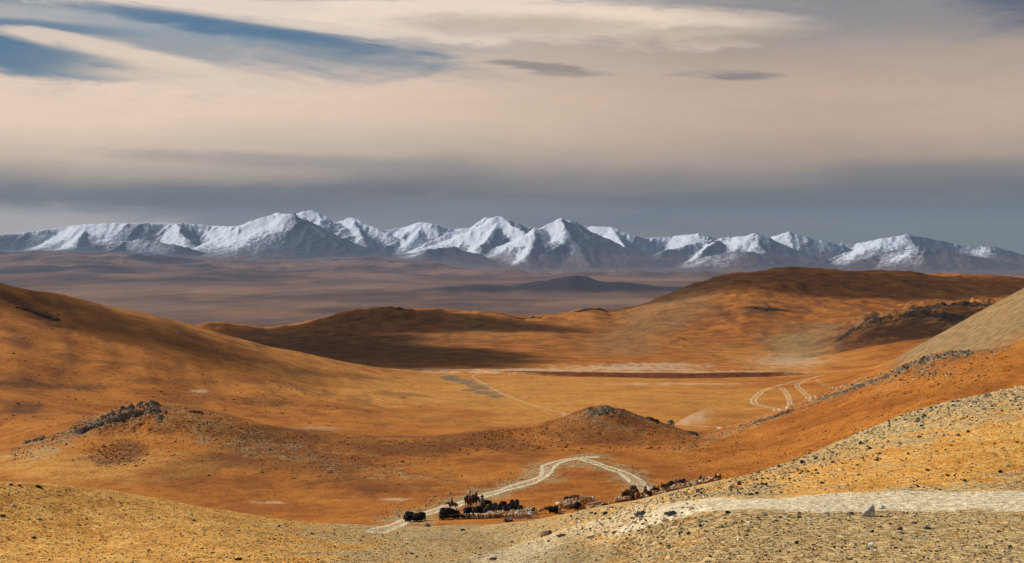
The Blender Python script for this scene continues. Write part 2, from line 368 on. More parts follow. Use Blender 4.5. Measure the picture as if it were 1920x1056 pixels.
# pale salt pans and thin streaks on the valley floor
PY = to_px(Z, GY)
def patch(x, y, rx, ry, tilt=0, edge=.5):
    c, s = math.cos(tilt), math.sin(tilt)
    dx = (PXc-x); dy = (PY-y)
    return np.sqrt(((dx*c+dy*s)/rx)**2+((-dx*s+dy*c)/ry)**2)
def pmask(d, n, k=.55, soft=.5):
    return sstep(d+n*k, 1+soft/2, 1-soft/2)
vis = (S >= np.maximum.accumulate(S, 0)-1e-9)           # in front of everything else from here: used only to find places
near_enough = lambda a, b: ((GY > a) & (GY < b)).astype(float)
salt = np.zeros(Z.shape)
for (x, y, rx, ry, a, b, k) in [(515, 948, 34, 6, 330, 440, .7), (740, 936, 22, 2.5, 330, 440, .6), (1180, 690, 110, 5, 1000, 1700, .6), (1330, 700, 120, 4, 1000, 1700, .5), (1240, 684, 70, 3, 1000, 1700, .6),
                                (1100, 698, 300, 1.6, 1060, 1700, .6), (1250, 720, 120, 1.6, 900, 1010, .5), (1000, 694, 140, 2.4, 1000, 1700, .6), (1480, 678, 60, 10, 1000, 1600, .35), (370, 733, 14, 2.2, 500, 760, .6), (600, 803, 45, 2.5, 440, 760, .35), (820, 693, 60, 1.8, 900, 1500, .4)]:
    salt = np.maximum(salt, pmask(patch(x, y, rx, ry), fbm(GX/8, GY/30, 4, 141)+n_mid*.6, 1.3, 1.3)*near_enough(a, b)*k)
# dark slate bog patches
bog = np.zeros(Z.shape)
for i in range(16):
    t = i/15; x = 838+t*80+rng.normal()*7; y = 706+t*36+rng.normal()*2.5
    bog = np.maximum(bog, pmask(patch(x, y, 14, 2.6), fbm(GX/6, GY/30, 3, 151+i), .9, .3)*near_enough(620, 1300))
# dark heath / old burn patches, plus painted cloud shadow before the far ridge
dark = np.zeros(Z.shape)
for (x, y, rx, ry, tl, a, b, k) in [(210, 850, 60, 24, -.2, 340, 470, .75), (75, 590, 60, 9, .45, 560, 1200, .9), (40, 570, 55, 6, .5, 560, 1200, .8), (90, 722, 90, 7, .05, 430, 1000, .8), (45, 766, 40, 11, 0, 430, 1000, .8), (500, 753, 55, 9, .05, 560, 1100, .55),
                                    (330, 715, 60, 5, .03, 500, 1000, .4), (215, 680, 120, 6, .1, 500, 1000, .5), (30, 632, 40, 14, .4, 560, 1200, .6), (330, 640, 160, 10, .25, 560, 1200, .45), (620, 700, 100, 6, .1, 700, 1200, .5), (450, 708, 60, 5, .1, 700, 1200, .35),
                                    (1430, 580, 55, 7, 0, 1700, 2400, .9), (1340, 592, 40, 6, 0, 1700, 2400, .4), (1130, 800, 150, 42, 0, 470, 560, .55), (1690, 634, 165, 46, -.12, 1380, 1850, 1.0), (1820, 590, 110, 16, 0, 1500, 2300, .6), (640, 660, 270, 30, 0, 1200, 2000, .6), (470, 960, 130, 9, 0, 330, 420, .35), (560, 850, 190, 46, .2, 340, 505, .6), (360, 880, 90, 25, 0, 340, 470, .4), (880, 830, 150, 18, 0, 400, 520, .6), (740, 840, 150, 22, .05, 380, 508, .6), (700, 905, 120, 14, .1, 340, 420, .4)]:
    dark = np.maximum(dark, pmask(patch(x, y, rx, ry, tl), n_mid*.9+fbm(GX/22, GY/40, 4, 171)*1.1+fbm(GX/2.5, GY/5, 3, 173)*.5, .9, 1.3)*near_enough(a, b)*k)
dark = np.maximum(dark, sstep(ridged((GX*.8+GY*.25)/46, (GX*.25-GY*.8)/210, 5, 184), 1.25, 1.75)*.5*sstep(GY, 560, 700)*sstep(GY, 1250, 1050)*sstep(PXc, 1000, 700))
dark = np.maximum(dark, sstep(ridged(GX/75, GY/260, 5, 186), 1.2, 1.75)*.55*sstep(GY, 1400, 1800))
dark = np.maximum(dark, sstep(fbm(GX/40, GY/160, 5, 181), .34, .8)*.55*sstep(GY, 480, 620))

# grey-green scree and gravel
grav = verge*.72
crest_d = (kY[4][None, :]-GY)            # metres in front of the near crest
fg = (GY < kY[4][None, :]*1.04)
rightw = sstep(PXc+n_mid*90, 1040, 1240)
grav = np.maximum(grav, fg*rightw*sstep(crest_d+n_mid*22, 85, 2)*.85)
grav = np.maximum(grav, fg*sstep(PXc+n_mid*160+n_big*120, 430, 720)*sstep(PXc+n_mid*200, 1420, 1080)*.74)
grav = np.maximum(grav, fg*rightw*sstep(GY+n_mid*24, 182, 158)*.88)
grav = np.maximum(grav, fg*sstep(n_big*1.1+n_mid*.7, .18, .7)*(.55+.25*rightw))
grav = np.maximum(grav, pmask(patch(440, 822, 230, 24, .33), n_mid+n_big*.8, .9, 1.4)*near_enough(400, 520)*.36)
grav = np.maximum(grav, pmask(patch(150, 808, 170, 20, -.42), n_mid, .9, 1.4)*near_enough(380, 480)*.5)
grav = np.maximum(grav, pmask(patch(700, 880, 120, 30, .2), n_mid, .8, 1)*near_enough(330, 480)*.3)
grav = np.maximum(grav, pmask(patch(1400, 800, 330, 9, -.36), n_mid, .9, 1.3)*near_enough(440, 545)*.42)
pale = sstep(PXc, 1640, 1720)*sstep(GY, 600, 700)*sstep(GY, 1050, 950)*.9
pale = np.maximum(pale, fg*pmask(patch(1010, 1040, 190, 40), n_mid+n_big, .9, 1.4)*.6)
pale = np.maximum(pale, pmask(patch(1490, 655, 75, 42, -.45), n_far*1.2+n_big*.5, .9, 1.4)*near_enough(1200, 1900)*.6)
pale = np.maximum(pale, pmask(patch(1240, 590, 110, 40, -.55), n_far*1.2, .9, 1.4)*near_enough(1500, 2550)*.4)
# golden grass in the foreground, rust elsewhere
gold = fg*np.clip(.85+n_big*.35, 0, 1)
gold = np.maximum(gold, pmask(patch(150, 870, 220, 28, 0), n_mid, .6, 1.2)*near_enough(330, 470)*.45)
gold = np.maximum(gold, np.clip(n_far*.8, 0, .30)*sstep(GY, 330, 600)*(1-.6*sstep(PXc, 900, 400)))
gold = np.maximum(gold, pmask(patch(1000, 745, 420, 45, .05), n_big, .6, 1.2)*near_enough(560, 1150)*.38)
rocky = np.clip(np.maximum.reduce([kn1*1.3, kn2*1.2, md*.7, spur*.35]), 0, 1)*sstep(n_mid+fbm(GX/3, GY/4, 3, 191), -.25, .35)
rocky = np.maximum(rocky, bank*.3)
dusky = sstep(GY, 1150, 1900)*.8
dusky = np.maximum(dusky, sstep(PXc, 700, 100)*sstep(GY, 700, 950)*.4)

# ---------------------------------------------------------------- meshes out of the sheet
def mesh_from(name, verts, faces, attrs=None, mat=None, smooth=True):
    me = bpy.data.meshes.new(name)
    nv, nf = len(verts), len(faces); k = faces.shape[1]
    me.vertices.add(nv); me.vertices.foreach_set('co', np.ascontiguousarray(verts, dtype=np.float32).ravel())
    me.loops.add(nf*k); me.loops.foreach_set('vertex_index', np.ascontiguousarray(faces, dtype=np.int32).ravel())
    me.polygons.add(nf); me.polygons.foreach_set('loop_start', np.arange(0, nf*k, k, dtype=np.int32))
    me.polygons.foreach_set('use_smooth', np.full(nf, smooth, dtype=bool))
    me.update(calc_edges=True)
    for n, v in (attrs or {}).items():
        a = me.attributes.new(n, 'FLOAT', 'POINT'); a.data.foreach_set('value', np.ascontiguousarray(v, dtype=np.float32))
    if mat: me.materials.append(mat)
    return me
def link(name, me, parent=None):
    o = bpy.data.objects.new(name, me); COL.objects.link(o)
    if parent: o.parent = parent
    return o
def grid_faces(nr, nc):
    i = np.arange(nr-1)[:, None]*nc+np.arange(nc-1)[None, :]
    return np.stack([i, i+1, i+1+nc, i+nc], -1).reshape(-1, 4)
def tag(o, label=None, cat=None, group=None, kind=None):
    if label: o['label'] = label
    if cat: o['category'] = cat
    if group: o['group'] = group
    if kind: o['kind'] = kind
    return o

# ---------------------------------------------------------------- materials
def new_mat(name):
    m = bpy.data.materials.new(name); m.use_nodes = True; t = NT(m.node_tree); t.n.clear()
    out = t.node('ShaderNodeOutputMaterial'); return m, t, out
def finish(t, out, colr, rough=.95, height=None, strength=.3, dist=.1, spec=.1):
    b = t.node('ShaderNodeBsdfPrincipled'); t.put(b.inputs['Base Color'], colr); t.put(b.inputs['Roughness'], rough)
    b.inputs['Specular IOR Level'].default_value = spec
    if height is not None:
        bp = t.node('ShaderNodeBump'); bp.inputs['Strength'].default_value = strength; bp.inputs['Distance'].default_value = dist
        t.l.new(height, bp.inputs['Height']); t.l.new(bp.outputs[0], b.inputs['Normal'])
    t.l.new(b.outputs[0], out.inputs[0])
def ground_material():
    m, t, out = new_mat('steppe_ground')
    tc = t.node('ShaderNodeTexCoord'); p = tc.outputs['Object']
    A = {k: t.attr(k) for k in ('track', 'salt', 'bog', 'dark', 'grav', 'pale', 'gold', 'rocky', 'dusky', 'bankline')}
    n1 = t.noise(p, .035, 6, .6); n2 = t.noise(p, .22, 6, .62); n3 = t.noise(p, 1.3, 4, .65); n4 = t.noise(t.scale(p, (1, 1, 1)), 4.0, 3, .6)
    c = t.mix(t.ss(t.add(t.mul(n1, .6), t.mul(n2, .4)), .36, .64), (.26, .078, .011, 1), (.48, .172, .023, 1))
    c = t.mix(t.mul(t.ss(t.add(t.mul(n2, .55), t.mul(n3, .45)), .54, .68), .55), c, (.17, .045, .008, 1))       # rusty tussocks
    gc = t.mix(t.ss(t.add(t.mul(n2, .5), t.mul(n3, .5)), .38, .64), (.55, .245, .042, 1), (.80, .47, .125, 1))
    c = t.mix(A['gold'], c, gc)
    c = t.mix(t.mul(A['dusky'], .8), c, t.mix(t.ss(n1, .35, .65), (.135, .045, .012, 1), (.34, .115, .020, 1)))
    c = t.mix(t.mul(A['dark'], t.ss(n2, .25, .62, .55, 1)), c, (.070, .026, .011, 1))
    gr = t.mix(t.ss(n3, .36, .66), (.22, .150, .066, 1), (.62, .455, .215, 1))
    gr = t.mix(t.ss(n2, .50, .70, 0, .7), gr, (.36, .275, .125, 1))
    gf = t.ss(t.add(A['grav'], t.mul(t.m('SUBTRACT', n3, .5), 1.2), t.mul(t.m('SUBTRACT', n2, .5), 1.9), t.mul(t.m('SUBTRACT', n1, .5), .8)), .25, .85)
    gr = t.mix(t.mul(t.m('SUBTRACT', 1.0, A['gold']), .35), gr, (.16, .085, .038, 1))
    c = t.mix(t.mul(gf, .9), c, gr)
    c = t.mix(t.mul(A['pale'], .85), c, t.mix(t.ss(n2, .35, .65), (.17, .125, .058, 1), (.29, .225, .115, 1)))
    c = t.mix(t.mul(A['bog'], t.ss(n2, .35, .55, .3, .9)), c, t.mix(t.ss(n3, .4, .6), (.055, .050, .040, 1), (.20, .175, .12, 1)))
    c = t.mix(t.mul(A['rocky'], .9), c, t.mix(t.ss(n3, .42, .58), (.045, .032, .024, 1), (.33, .25, .15, 1)))
    c = t.mix(t.mul(A['salt'], t.ss(n3, .3, .6, .7, 1)), c, (.58, .46, .30, 1))
    c = t.mix(A['bankline'], c, t.mix(t.ss(n2, .35, .65), (.105, .026, .008, 1), (.17, .046, .013, 1)))
    tk = t.mix(t.ss(n3, .35, .68), (.53, .42, .25, 1), (.72, .60, .385, 1))
    c = t.mix(t.ss(t.add(A['track'], t.mul(t.m('SUBTRACT', n3, .5), .5)), .18, .80), c, tk)
    # small pebbles and dark tufts
    vo = t.node('ShaderNodeTexVoronoi'); vo.inputs['Scale'].default_value = 1.1; t.l.new(p, vo.inputs['Vector'])
    speck = t.mul(t.ss(vo.outputs['Distance'], .24, .10), t.ss(n2, .42, .62))
    c = t.mix(t.mul(speck, .55), c, t.mix(t.ss(n4, .45, .55), (.035, .020, .012, 1), (.60, .50, .36, 1)))
    gv = t.m('ADD', t.m('MULTIPLY', t.ss(n4, .32, .68), .42), t.m('MULTIPLY', t.ss(n3, .34, .66), .34)); gv = t.m('ADD', gv, .60)
    c = t.mix(1.0, c, t.comb(gv, gv, gv), 'MULTIPLY')
    h = t.add(t.mul(n3, .6), t.mul(n4, .25), t.mul(n2, 1.2), t.mul(speck, .5))
    finish(t, out, c, .95, h, .55, .8)
    return m
M_GROUND = ground_material()
def plain_material():
    m, t, out = new_mat('far_steppe')
    tc = t.node('ShaderNodeTexCoord'); p = tc.outputs['Object']
    n1 = t.noise(t.scale(p, (1, .55, 1)), .00055, 7, .62); n2 = t.noise(t.scale(p, (1, .5, 1)), .003, 5, .6); n3 = t.noise(t.scale(p, (1, .3, 1)), .0002, 4, .6)
    c = t.mix(t.ss(n1, .36, .64), (.070, .042, .036, 1), (.190, .110, .076, 1))
    c = t.mix(t.ss(n2, .50, .72, 0, .6), c, (.165, .085, .042, 1))
    c = t.mix(t.mul(t.ss(n3, .55, .70), .5), c, (.030, .024, .026, 1))
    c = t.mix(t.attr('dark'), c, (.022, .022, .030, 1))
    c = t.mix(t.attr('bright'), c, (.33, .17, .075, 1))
    finish(t, out, c, 1.0, t.add(n2, t.mul(n1, 2.0)), .4, 60)
    return m
M_PLAIN = plain_material()
def mountain_material():
    m, t, out = new_mat('snowy_rock')
    tc = t.node('ShaderNodeTexCoord'); p = tc.outputs['Object']
    sp = t.node('ShaderNodeSeparateXYZ'); t.l.new(p, sp.inputs[0])
    geo = t.node('ShaderNodeNewGeometry'); sn = t.node('ShaderNodeSeparateXYZ'); t.l.new(geo.outputs['Normal'], sn.inputs[0])
    n1 = t.noise(p, .0011, 7, .62); n2 = t.noise(p, .0060, 6, .68); n3 = t.noise(t.scale(p, (1, .6, .22)), .013, 5, .72); n4 = t.noise(p, .022, 3, .6)
    rock = t.mix(t.ss(n2, .35, .65), (.012, .020, .036, 1), (.044, .052, .066, 1))
    low = t.mix(t.ss(n2, .4, .6), (.065, .042, .036, 1), (.115, .075, .055, 1))
    rock = t.mix(t.ss(t.add(sp.outputs[2], t.mul(t.m('SUBTRACT', n1, .5), 500.0)), -40.0, -170.0), rock, low)
    # snow cover also paints sunlit left flanks and shaded right ones; steep faces hold less
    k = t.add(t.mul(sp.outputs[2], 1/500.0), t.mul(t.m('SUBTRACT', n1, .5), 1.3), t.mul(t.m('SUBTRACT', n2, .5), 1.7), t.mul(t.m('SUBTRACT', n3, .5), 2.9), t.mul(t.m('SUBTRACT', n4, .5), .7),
              t.mul(sn.outputs[0], -1.0), t.mul(t.attr('lit_side'), 1.4), t.mul(t.m('SUBTRACT', sn.outputs[2], .86), 2.2), t.mul(t.attr('snow'), 1.0))
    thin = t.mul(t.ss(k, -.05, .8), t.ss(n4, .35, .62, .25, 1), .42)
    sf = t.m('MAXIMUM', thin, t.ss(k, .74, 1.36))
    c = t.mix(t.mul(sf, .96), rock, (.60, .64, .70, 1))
    finish(t, out, c, .8, t.add(t.mul(n2, 1.0), t.mul(n3, .6)), .6, 60, .2)
    return m
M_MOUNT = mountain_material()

# ---------------------------------------------------------------- near land, cut into its hills, floor and tracks
verts = np.stack([GX, GY, Z], -1).reshape(-1, 3)
FA = grid_faces(len(Yr), NU)
cY = GY[:-1, :-1].ravel(); cX = PXc[:-1, :-1].ravel(); fj = np.tile(np.arange(NU-1), len(Yr)-1)
lab = np.zeros(len(FA), dtype=int)                       # 0 valley floor
c1 = kY[4][fj]
lab[cY < c1*1.03] = 1                                    # near slope
floor_ref = np.interp(cY, [330, 420, 480, 570, 760, 1060, 1250], [-60, -62, -65.5, -72, -80, -93, -104])
zc = Z[:-1, :-1].ravel()
mid = (cY >= c1*1.03) & (cY < 548)
lab[mid & (cX < 760) & (cY > 380) & (zc > floor_ref+1.2)] = 2      # left knoll
lab[mid & (cX > 880) & (cX < 1320) & (cY > 478)] = 3               # dark knoll
lab[mid & (cX > 1250) & (zc > floor_ref+1.5)] = 4                  # orange slope
lab[(cY >= 548) & (cY < 1180) & (cX < 860) & (zc > floor_ref+2.0)] = 5   # big left hill
lab[(cY >= 548) & (cY < 1180) & (cX > 1560) & (zc > floor_ref+3.0)] = 6  # pale slope
lab[(cY >= 1380)] = 7                                              # far hills
lab[(cY >= 1380) & (cX > 1540) & (cY < 1850)] = 8                  # rocky spur
rm = roadmask[:-1, :-1].ravel() > .5
lab[rm & (lab == 1)] = 9; lab[rm & (lab != 9)] = 10
NAMES = ['valley_floor', 'hillside', 'hill', 'hill', 'hill', 'hill', 'hill', 'hills', 'hill', 'dirt_road', 'dirt_track']
ATT = dict(bankline=np.clip(inx*sstep(np.abs(GY-scy-20+wob*5)/(.30+.70*sstep(PXc, 850, 1200)), 42, 26), 0, 1)*sstep(PXc, 1500, 1440), track=track, salt=salt, bog=bog, dark=dark, grav=grav, pale=pale, gold=gold, rocky=rocky, dusky=dusky)
ATT = {k: np.clip(v, 0, 1).ravel() for k, v in ATT.items()}
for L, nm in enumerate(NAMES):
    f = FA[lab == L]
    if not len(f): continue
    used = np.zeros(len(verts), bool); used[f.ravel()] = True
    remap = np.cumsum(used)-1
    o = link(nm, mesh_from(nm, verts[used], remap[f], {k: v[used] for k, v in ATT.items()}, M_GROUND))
    tag(o, kind='structure')

# ---------------------------------------------------------------- far plain
Tp = np.concatenate([gl(3290, 12000, 130), gl(12000, 30500, 220), [math.log(30500)]])
Yp = np.exp(Tp); Zp = base_z(Tp)
PX = Yp[:, None]*Ucol[None, :]; PYd = np.repeat(Yp[:, None], NU, 1); Pxc = np.repeat(Xcol[None, :], len(Yp), 0)
rise = sstep(PYd, 13000, 26000)
Zp += fbm(PX/900, PYd/1600, 5, 201)*14*sstep(PYd, 3400, 6000)*(1+2*rise)
Zp += (ridged(PX/2300, PYd/4200, 4, 211)-1.0)*85*rise*sstep(PYd, 30500, 28000)
hillA = curve({700: 0, 750: 2, 800: 22, 850: 52, 900: 60, 960: 42, 1000: 76, 1040: 100, 1075: 126, 1100: 118, 1150: 88, 1200: 64, 1270: 40, 1330: 0}, 7)(Xcol)[None, :]
gA = np.exp(-((PYd-11500)/650)**2)
Zp += hillA*gA*(1+.25*fbm(PX/300, PYd/300, 3, 221))
hillB = curve({600: 0, 640: 12, 700: 22, 740: 14, 800: 0}, 10)(Xcol)[None, :]
gB = np.exp(-((PYd-8800)/420)**2); Zp += hillB*gB
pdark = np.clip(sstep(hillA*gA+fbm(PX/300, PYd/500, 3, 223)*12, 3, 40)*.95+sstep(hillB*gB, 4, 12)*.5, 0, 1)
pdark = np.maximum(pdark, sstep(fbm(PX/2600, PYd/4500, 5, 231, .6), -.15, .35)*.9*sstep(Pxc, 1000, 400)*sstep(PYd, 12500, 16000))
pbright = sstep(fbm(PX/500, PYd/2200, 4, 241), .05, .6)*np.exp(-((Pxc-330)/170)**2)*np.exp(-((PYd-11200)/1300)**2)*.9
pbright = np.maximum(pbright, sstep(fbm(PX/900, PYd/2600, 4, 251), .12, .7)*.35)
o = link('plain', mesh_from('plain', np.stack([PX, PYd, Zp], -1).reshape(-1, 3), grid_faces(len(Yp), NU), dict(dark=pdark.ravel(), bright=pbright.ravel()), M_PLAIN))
tag(o, kind='structure')

# ---------------------------------------------------------------- mountains: ridge lines with spurs, slopes falling away from them
Tm = np.linspace(30400, 52000, 420)
NM = 1300
Um = np.linspace(-.5, .5, NM); Xm = Um*F+960
MX = Tm[:, None]*Um[None, :]; MY = np.repeat(Tm[:, None], NM, 1)
foot = (HOR-curve(FOOT, 22)(Xm))/F*30000
B = foot[None, :]+np.clip((MY-30000)/4000, 0, 1)*20
RIDGES = [
    (40000, [(-330, 470), (-150, 452), (0, 441), (60, 434), (130, 424), (160, 420), (240, 419), (330, 419), (400, 424), (440, 427), (480, 440)]),
    (36000, [(395, 466), (440, 438), (480, 412), (520, 399), (545, 402), (590, 420), (620, 442), (650, 468), (670, 485)]),
    (44500, [(540, 415), (582, 393), (615, 408), (627, 419), (660, 408), (690, 422), (720, 434), (760, 426), (790, 417), (812, 420), (850, 431), (880, 429), (910, 408), (924, 412)]),
    (40500, [(800, 455), (860, 432), (905, 420), (935, 405), (960, 416), (990, 427), (1010, 434)]),
    (37500, [(930, 485), (985, 450), (1015, 428), (1050, 410), (1070, 415), (1100, 438), (1140, 465), (1175, 490)]),
    (45000, [(1060, 418), (1100, 425), (1145, 426), (1180, 440), (1210, 447), (1260, 445), (1310, 439), (1345, 448), (1400, 450), (1440, 450), (1478, 436), (1500, 443), (1530, 451), (1600, 459), (1650, 450), (1700, 446)]),
    (38500, [(1190, 488), (1240, 472), (1290, 460), (1345, 450), (1413, 438), (1440, 447), (1490, 468), (1560, 490)]),
    (39000, [(1560, 485), (1610, 464), (1650, 450), (1700, 441), (1740, 447), (1800, 461), (1860, 463), (1930, 480), (2080, 474), (2330, 490)]),
    (35000, [(740, 480), (800, 468), (850, 462), (900, 476)]), (34500, [(120, 470), (200, 456), (260, 448), (330, 460), (400, 476)]),
    (35500, [(1590, 494), (1660, 474), (1720, 463), (1800, 478), (1900, 492)]), (35200, [(1280, 494), (1340, 478), (1400, 470), (1480, 484), (1560, 496)]),
]
segs = []
prng = random.Random(5)
for Y0, pts in RIDGES:
    P3 = []
    for i, (x, y) in enumerate(pts):
        yy = Y0+900*math.sin(i*1.7+Y0)*.6
        P3.append(Vector(((x-960)/F*yy, yy, (HOR-y)/F*yy)))
    for a, b in zip(P3[:-1], P3[1:]): segs.append((a, b, .52))
    # spurs running down toward the viewer and away
    for a, b in zip(P3[:-1], P3[1:]):
        q = a.lerp(b, prng.uniform(.2, .8)); hgt = q.z+300
        if hgt < 300 or prng.random() < .55: continue
        for sgn in (-1, 1) if prng.random() < .3 else (-1,):
            ang = prng.uniform(-.7, .9); ln = hgt*prng.uniform(2.0, 3.0)
            cur = q.copy(); n = 4
            for k in range(n):
                ang += prng.uniform(-.25, .25)
                nx = cur+Vector((math.sin(ang)*ln/n, sgn*math.cos(ang)*ln/n, -hgt*.85/n*prng.uniform(.7, 1.1)))
                segs.append((cur, nx, .60)); cur = nx
# the great spurs that part the sunlit flanks from the shaded ones
for pts in [[(508, 400, 36000), (520, 425, 35200), (545, 458, 34300), (575, 492, 33300)], [(545, 402, 36000), (600, 440, 35300), (640, 476, 34600)], [(1050, 409, 37500), (1062, 432, 36600), (1085, 462, 35600), (1105, 498, 34400)], [(1015, 428, 37500), (990, 462, 36200), (960, 500, 35000)],
            [(935, 404, 40500), (925, 432, 39000), (900, 462, 37400), (905, 492, 35800)], [(960, 416, 40500), (985, 452, 38600), (1000, 480, 37000)], [(582, 393, 44500), (600, 420, 43300), (640, 452, 41500)], [(660, 407, 44500), (672, 432, 43200), (690, 462, 41500)],
            [(1413, 438, 38500), (1425, 460, 37400), (1450, 490, 36000)], [(1345, 450, 38500), (1320, 472, 37400), (1300, 496, 36000)], [(1700, 440, 39000), (1715, 462, 37600), (1735, 494, 35800)], [(330, 418, 40000), (345, 442, 38600), (370, 466, 37000)], [(160, 420, 40000), (150, 446, 38500), (140, 466, 37000)], [(790, 416, 44500), (785, 440, 43000)], [(1145, 426, 45000), (1160, 450, 43000), (1185, 474, 41500)]]:
    P3 = [Vector(((x-960)/F*yy, yy, (HOR-y)/F*yy)) for x, y, yy in pts]
    for a, b in zip(P3[:-1], P3[1:]): segs.append((a, b, .55))
wx = MX+fbm(MX/900, MY/900, 4, 301)*70; wy = MY+fbm(MX/900, MY/900, 4, 311)*70
H = np.full(MX.shape, -1e9)
for a, b, k in segs:
    reach = (max(a.z, b.z)+700)*1.5
    i0, i1 = np.searchsorted(Tm, [min(a.y, b.y)-reach/k, max(a.y, b.y)+reach/k])
    u0 = min(a.x, b.x)-reach/k; u1 = max(a.x, b.x)+reach/k
    j0, j1 = np.searchsorted(Um, [min(u0/a.y, u0/b.y)-.01, max(u1/a.y, u1/b.y)+.01])
    if i1 <= i0 or j1 <= j0: continue
    gx = wx[i0:i1, j0:j1]; gy = wy[i0:i1, j0:j1]
    ex, ey = b.x-a.x, b.y-a.y; L2 = ex*ex+ey*ey+1e-6
    t = np.clip(((gx-a.x)*ex+(gy-a.y)*ey)/L2, 0, 1)
    d = np.hypot(gx-a.x-t*ex, gy-a.y-t*ey)
    h = a.z+(b.z-a.z)*t-k*d*(1.05-.25*np.clip(d/2500, 0, 1))
    H[i0:i1, j0:j1] = np.maximum(H[i0:i1, j0:j1], h)
amp = np.clip((H-B+150)/700, 0, 1)
H = H+amp*((ridged(wx/460, wy/1500, 6, 321, .55)-1.05)*40+fbm(MX/200, MY/200, 4, 331)*9)
# soft union with the ground below
kk = 45.0
mx = np.maximum(H, B); Hm = mx+kk*np.log(np.exp(np.clip((H-mx)/kk, -40, 0))+np.exp(np.clip((B-mx)/kk, -40, 0)))
Hm = np.where(H < -1e8, B, Hm)
# bring the skyline to its height, column by column
SKY = {-400: 470, -330: 466, -150: 452}
for x, y in [(0, 441), (60, 434), (130, 424), (160, 420), (240, 418), (330, 418), (400, 423), (440, 425), (480, 412), (520, 399), (545, 402), (560, 400), (582, 393), (615, 408), (627, 419), (660, 407), (690, 422), (720, 433), (760, 425), (790, 416), (812, 420), (850, 430), (880, 428), (910, 407), (920, 409), (935, 404), (960, 415), (990, 426), (1010, 430), (1050, 409), (1075, 414), (1100, 425), (1145, 425), (1180, 440), (1210, 446), (1260, 444), (1310, 438), (1340, 447), (1400, 442), (1413, 437), (1440, 446), (1478, 435), (1500, 442), (1530, 450), (1600, 458), (1650, 448), (1700, 440), (1740, 446), (1800, 460), (1860, 462), (1920, 478), (2080, 470), (2330, 490)]: SKY[x] = y
tgt = (HOR-curve(SKY, 1.6)(Xm)+fbm(Xm/9, Xm*0+3.3, 4, 341, .6)*2.0)/F
def smooth1(v, n):
    k = np.hanning(n+2)[1:-1]; k /= k.sum(); return np.convolve(np.pad(v, n//2, mode='edge'), k, 'valid')[:len(v)]
for it in range(5):
    S_ = Hm/MY; am = S_.argmax(0); cols = np.arange(NM); hc = Hm[am, cols]-B[am, cols]
    rat = np.clip((tgt*Tm[am]-B[am, cols]+40)/(hc+40), .5, 1.8)
    if it < 2: Hm = B+(Hm-B)*smooth1(rat, 61)[None, :]
    else:                                              # the last touch only moves the crest itself
        w_ = sstep((Hm-B)/(hc+1)[None, :], .72, .98)
        Hm = B+(Hm-B)*(1+(smooth1(rat, 5)-1)[None, :]*w_)
Hm -= 200*sstep(MY, 51000, 52000)
Hm[0] = np.minimum(Hm[0], B[0])
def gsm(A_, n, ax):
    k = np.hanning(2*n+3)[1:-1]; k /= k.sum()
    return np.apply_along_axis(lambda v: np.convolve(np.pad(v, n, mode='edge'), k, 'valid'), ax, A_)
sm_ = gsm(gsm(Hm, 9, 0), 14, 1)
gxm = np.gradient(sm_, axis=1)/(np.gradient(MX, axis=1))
lit_side = np.clip(gxm*2.0, -1, 1)                # >0 on slopes that rise to the right, which face left
snow = np.clip(np.exp(-((Xm-600)/70)**2)*.5+np.exp(-((Xm-270)/40)**2)*.3+np.exp(-((Xm-900)/150)**2)*.35+np.exp(-((Xm-1150)/60)**2)*.5, 0, 1)[None, :]*sstep(MY, 38000, 42000)
# split the range in its massifs
MV = np.stack([MX, MY, Hm], -1).reshape(-1, 3); MF = grid_faces(len(Tm), NM)
o = link('mountains', mesh_from('mountains', MV, MF, dict(snow=(snow*np.ones(MX.shape)+.30*sstep(MY, 40500, 43500)-.22*sstep(MY, 39500, 37000)-1.1*np.exp(-((MX/MY*F+960-595)/52)**2)*sstep(MY, 38500, 37000)-.7*np.exp(-((MX/MY*F+960-1122)/36)**2)*sstep(MY, 39500, 38000)).ravel(), lit_side=lit_side.ravel()), M_MOUNT)); tag(o, kind='structure')  # two right flanks lose snow to paint their shaded side darker
CLOUDS = [(625, 668, 130, 220, 260, .1, 1900, 1), (560, 640, 120, 200, 200, 0, 1900, 2), (690, 600, 240, 160, 150, 0, 1950, 3), (1640, 530, 460, 260, 95, 0, 2000, 4), (20, 548, 120, 75, 90, .3, 1900, 5), (1760, 600, 150, 140, 60, 0, 1900, 6)]
# ---------------------------------------------------------------- clouds out to the left that shade parts of the land
def ico(sub):
    b = bmesh.new(); bmesh.ops.create_icosphere(b, subdivisions=sub, radius=1.0)
    v = np.array([x.co[:] for x in b.verts]); f = np.array([[x.index for x in p.verts] for p in b.faces]); b.free(); return v, f
ICO = {k: ico(k) for k in (1, 2, 3, 4, 5)}
cm, t, out = new_mat('cloud_vapour')
pv = t.node('ShaderNodeVolumePrincipled'); pv.inputs['Color'].default_value = (.95, .95, .95, 1); pv.inputs['Density'].default_value = .017; pv.inputs['Anisotropy'].default_value = .2
t.l.new(pv.outputs[0], out.inputs['Volume'])
def cloud(px, py, rx, ry, thick, rot=0, alt=1900, seed=0):
    g = ground_at(px, py); c = g+sd*((alt-g.z)/sd.z)
    v, f = ICO[5]
    n = fbm(v[:, 0]*1.4+seed*9, v[:, 1]*1.4+v[:, 2]*.4, 4, 400+seed)
    r = 1+.55*n
    w = v*r[:, None]*np.array([rx, ry, thick*.5])
    c_, s_ = math.cos(rot), math.sin(rot)
    w = np.stack([w[:, 0]*c_-w[:, 1]*s_, w[:, 0]*s_+w[:, 1]*c_, w[:, 2]], 1)
    o = link('cloud', mesh_from('cloud', w, f, None, cm)); o.location = c
    tag(o, kind='stuff')
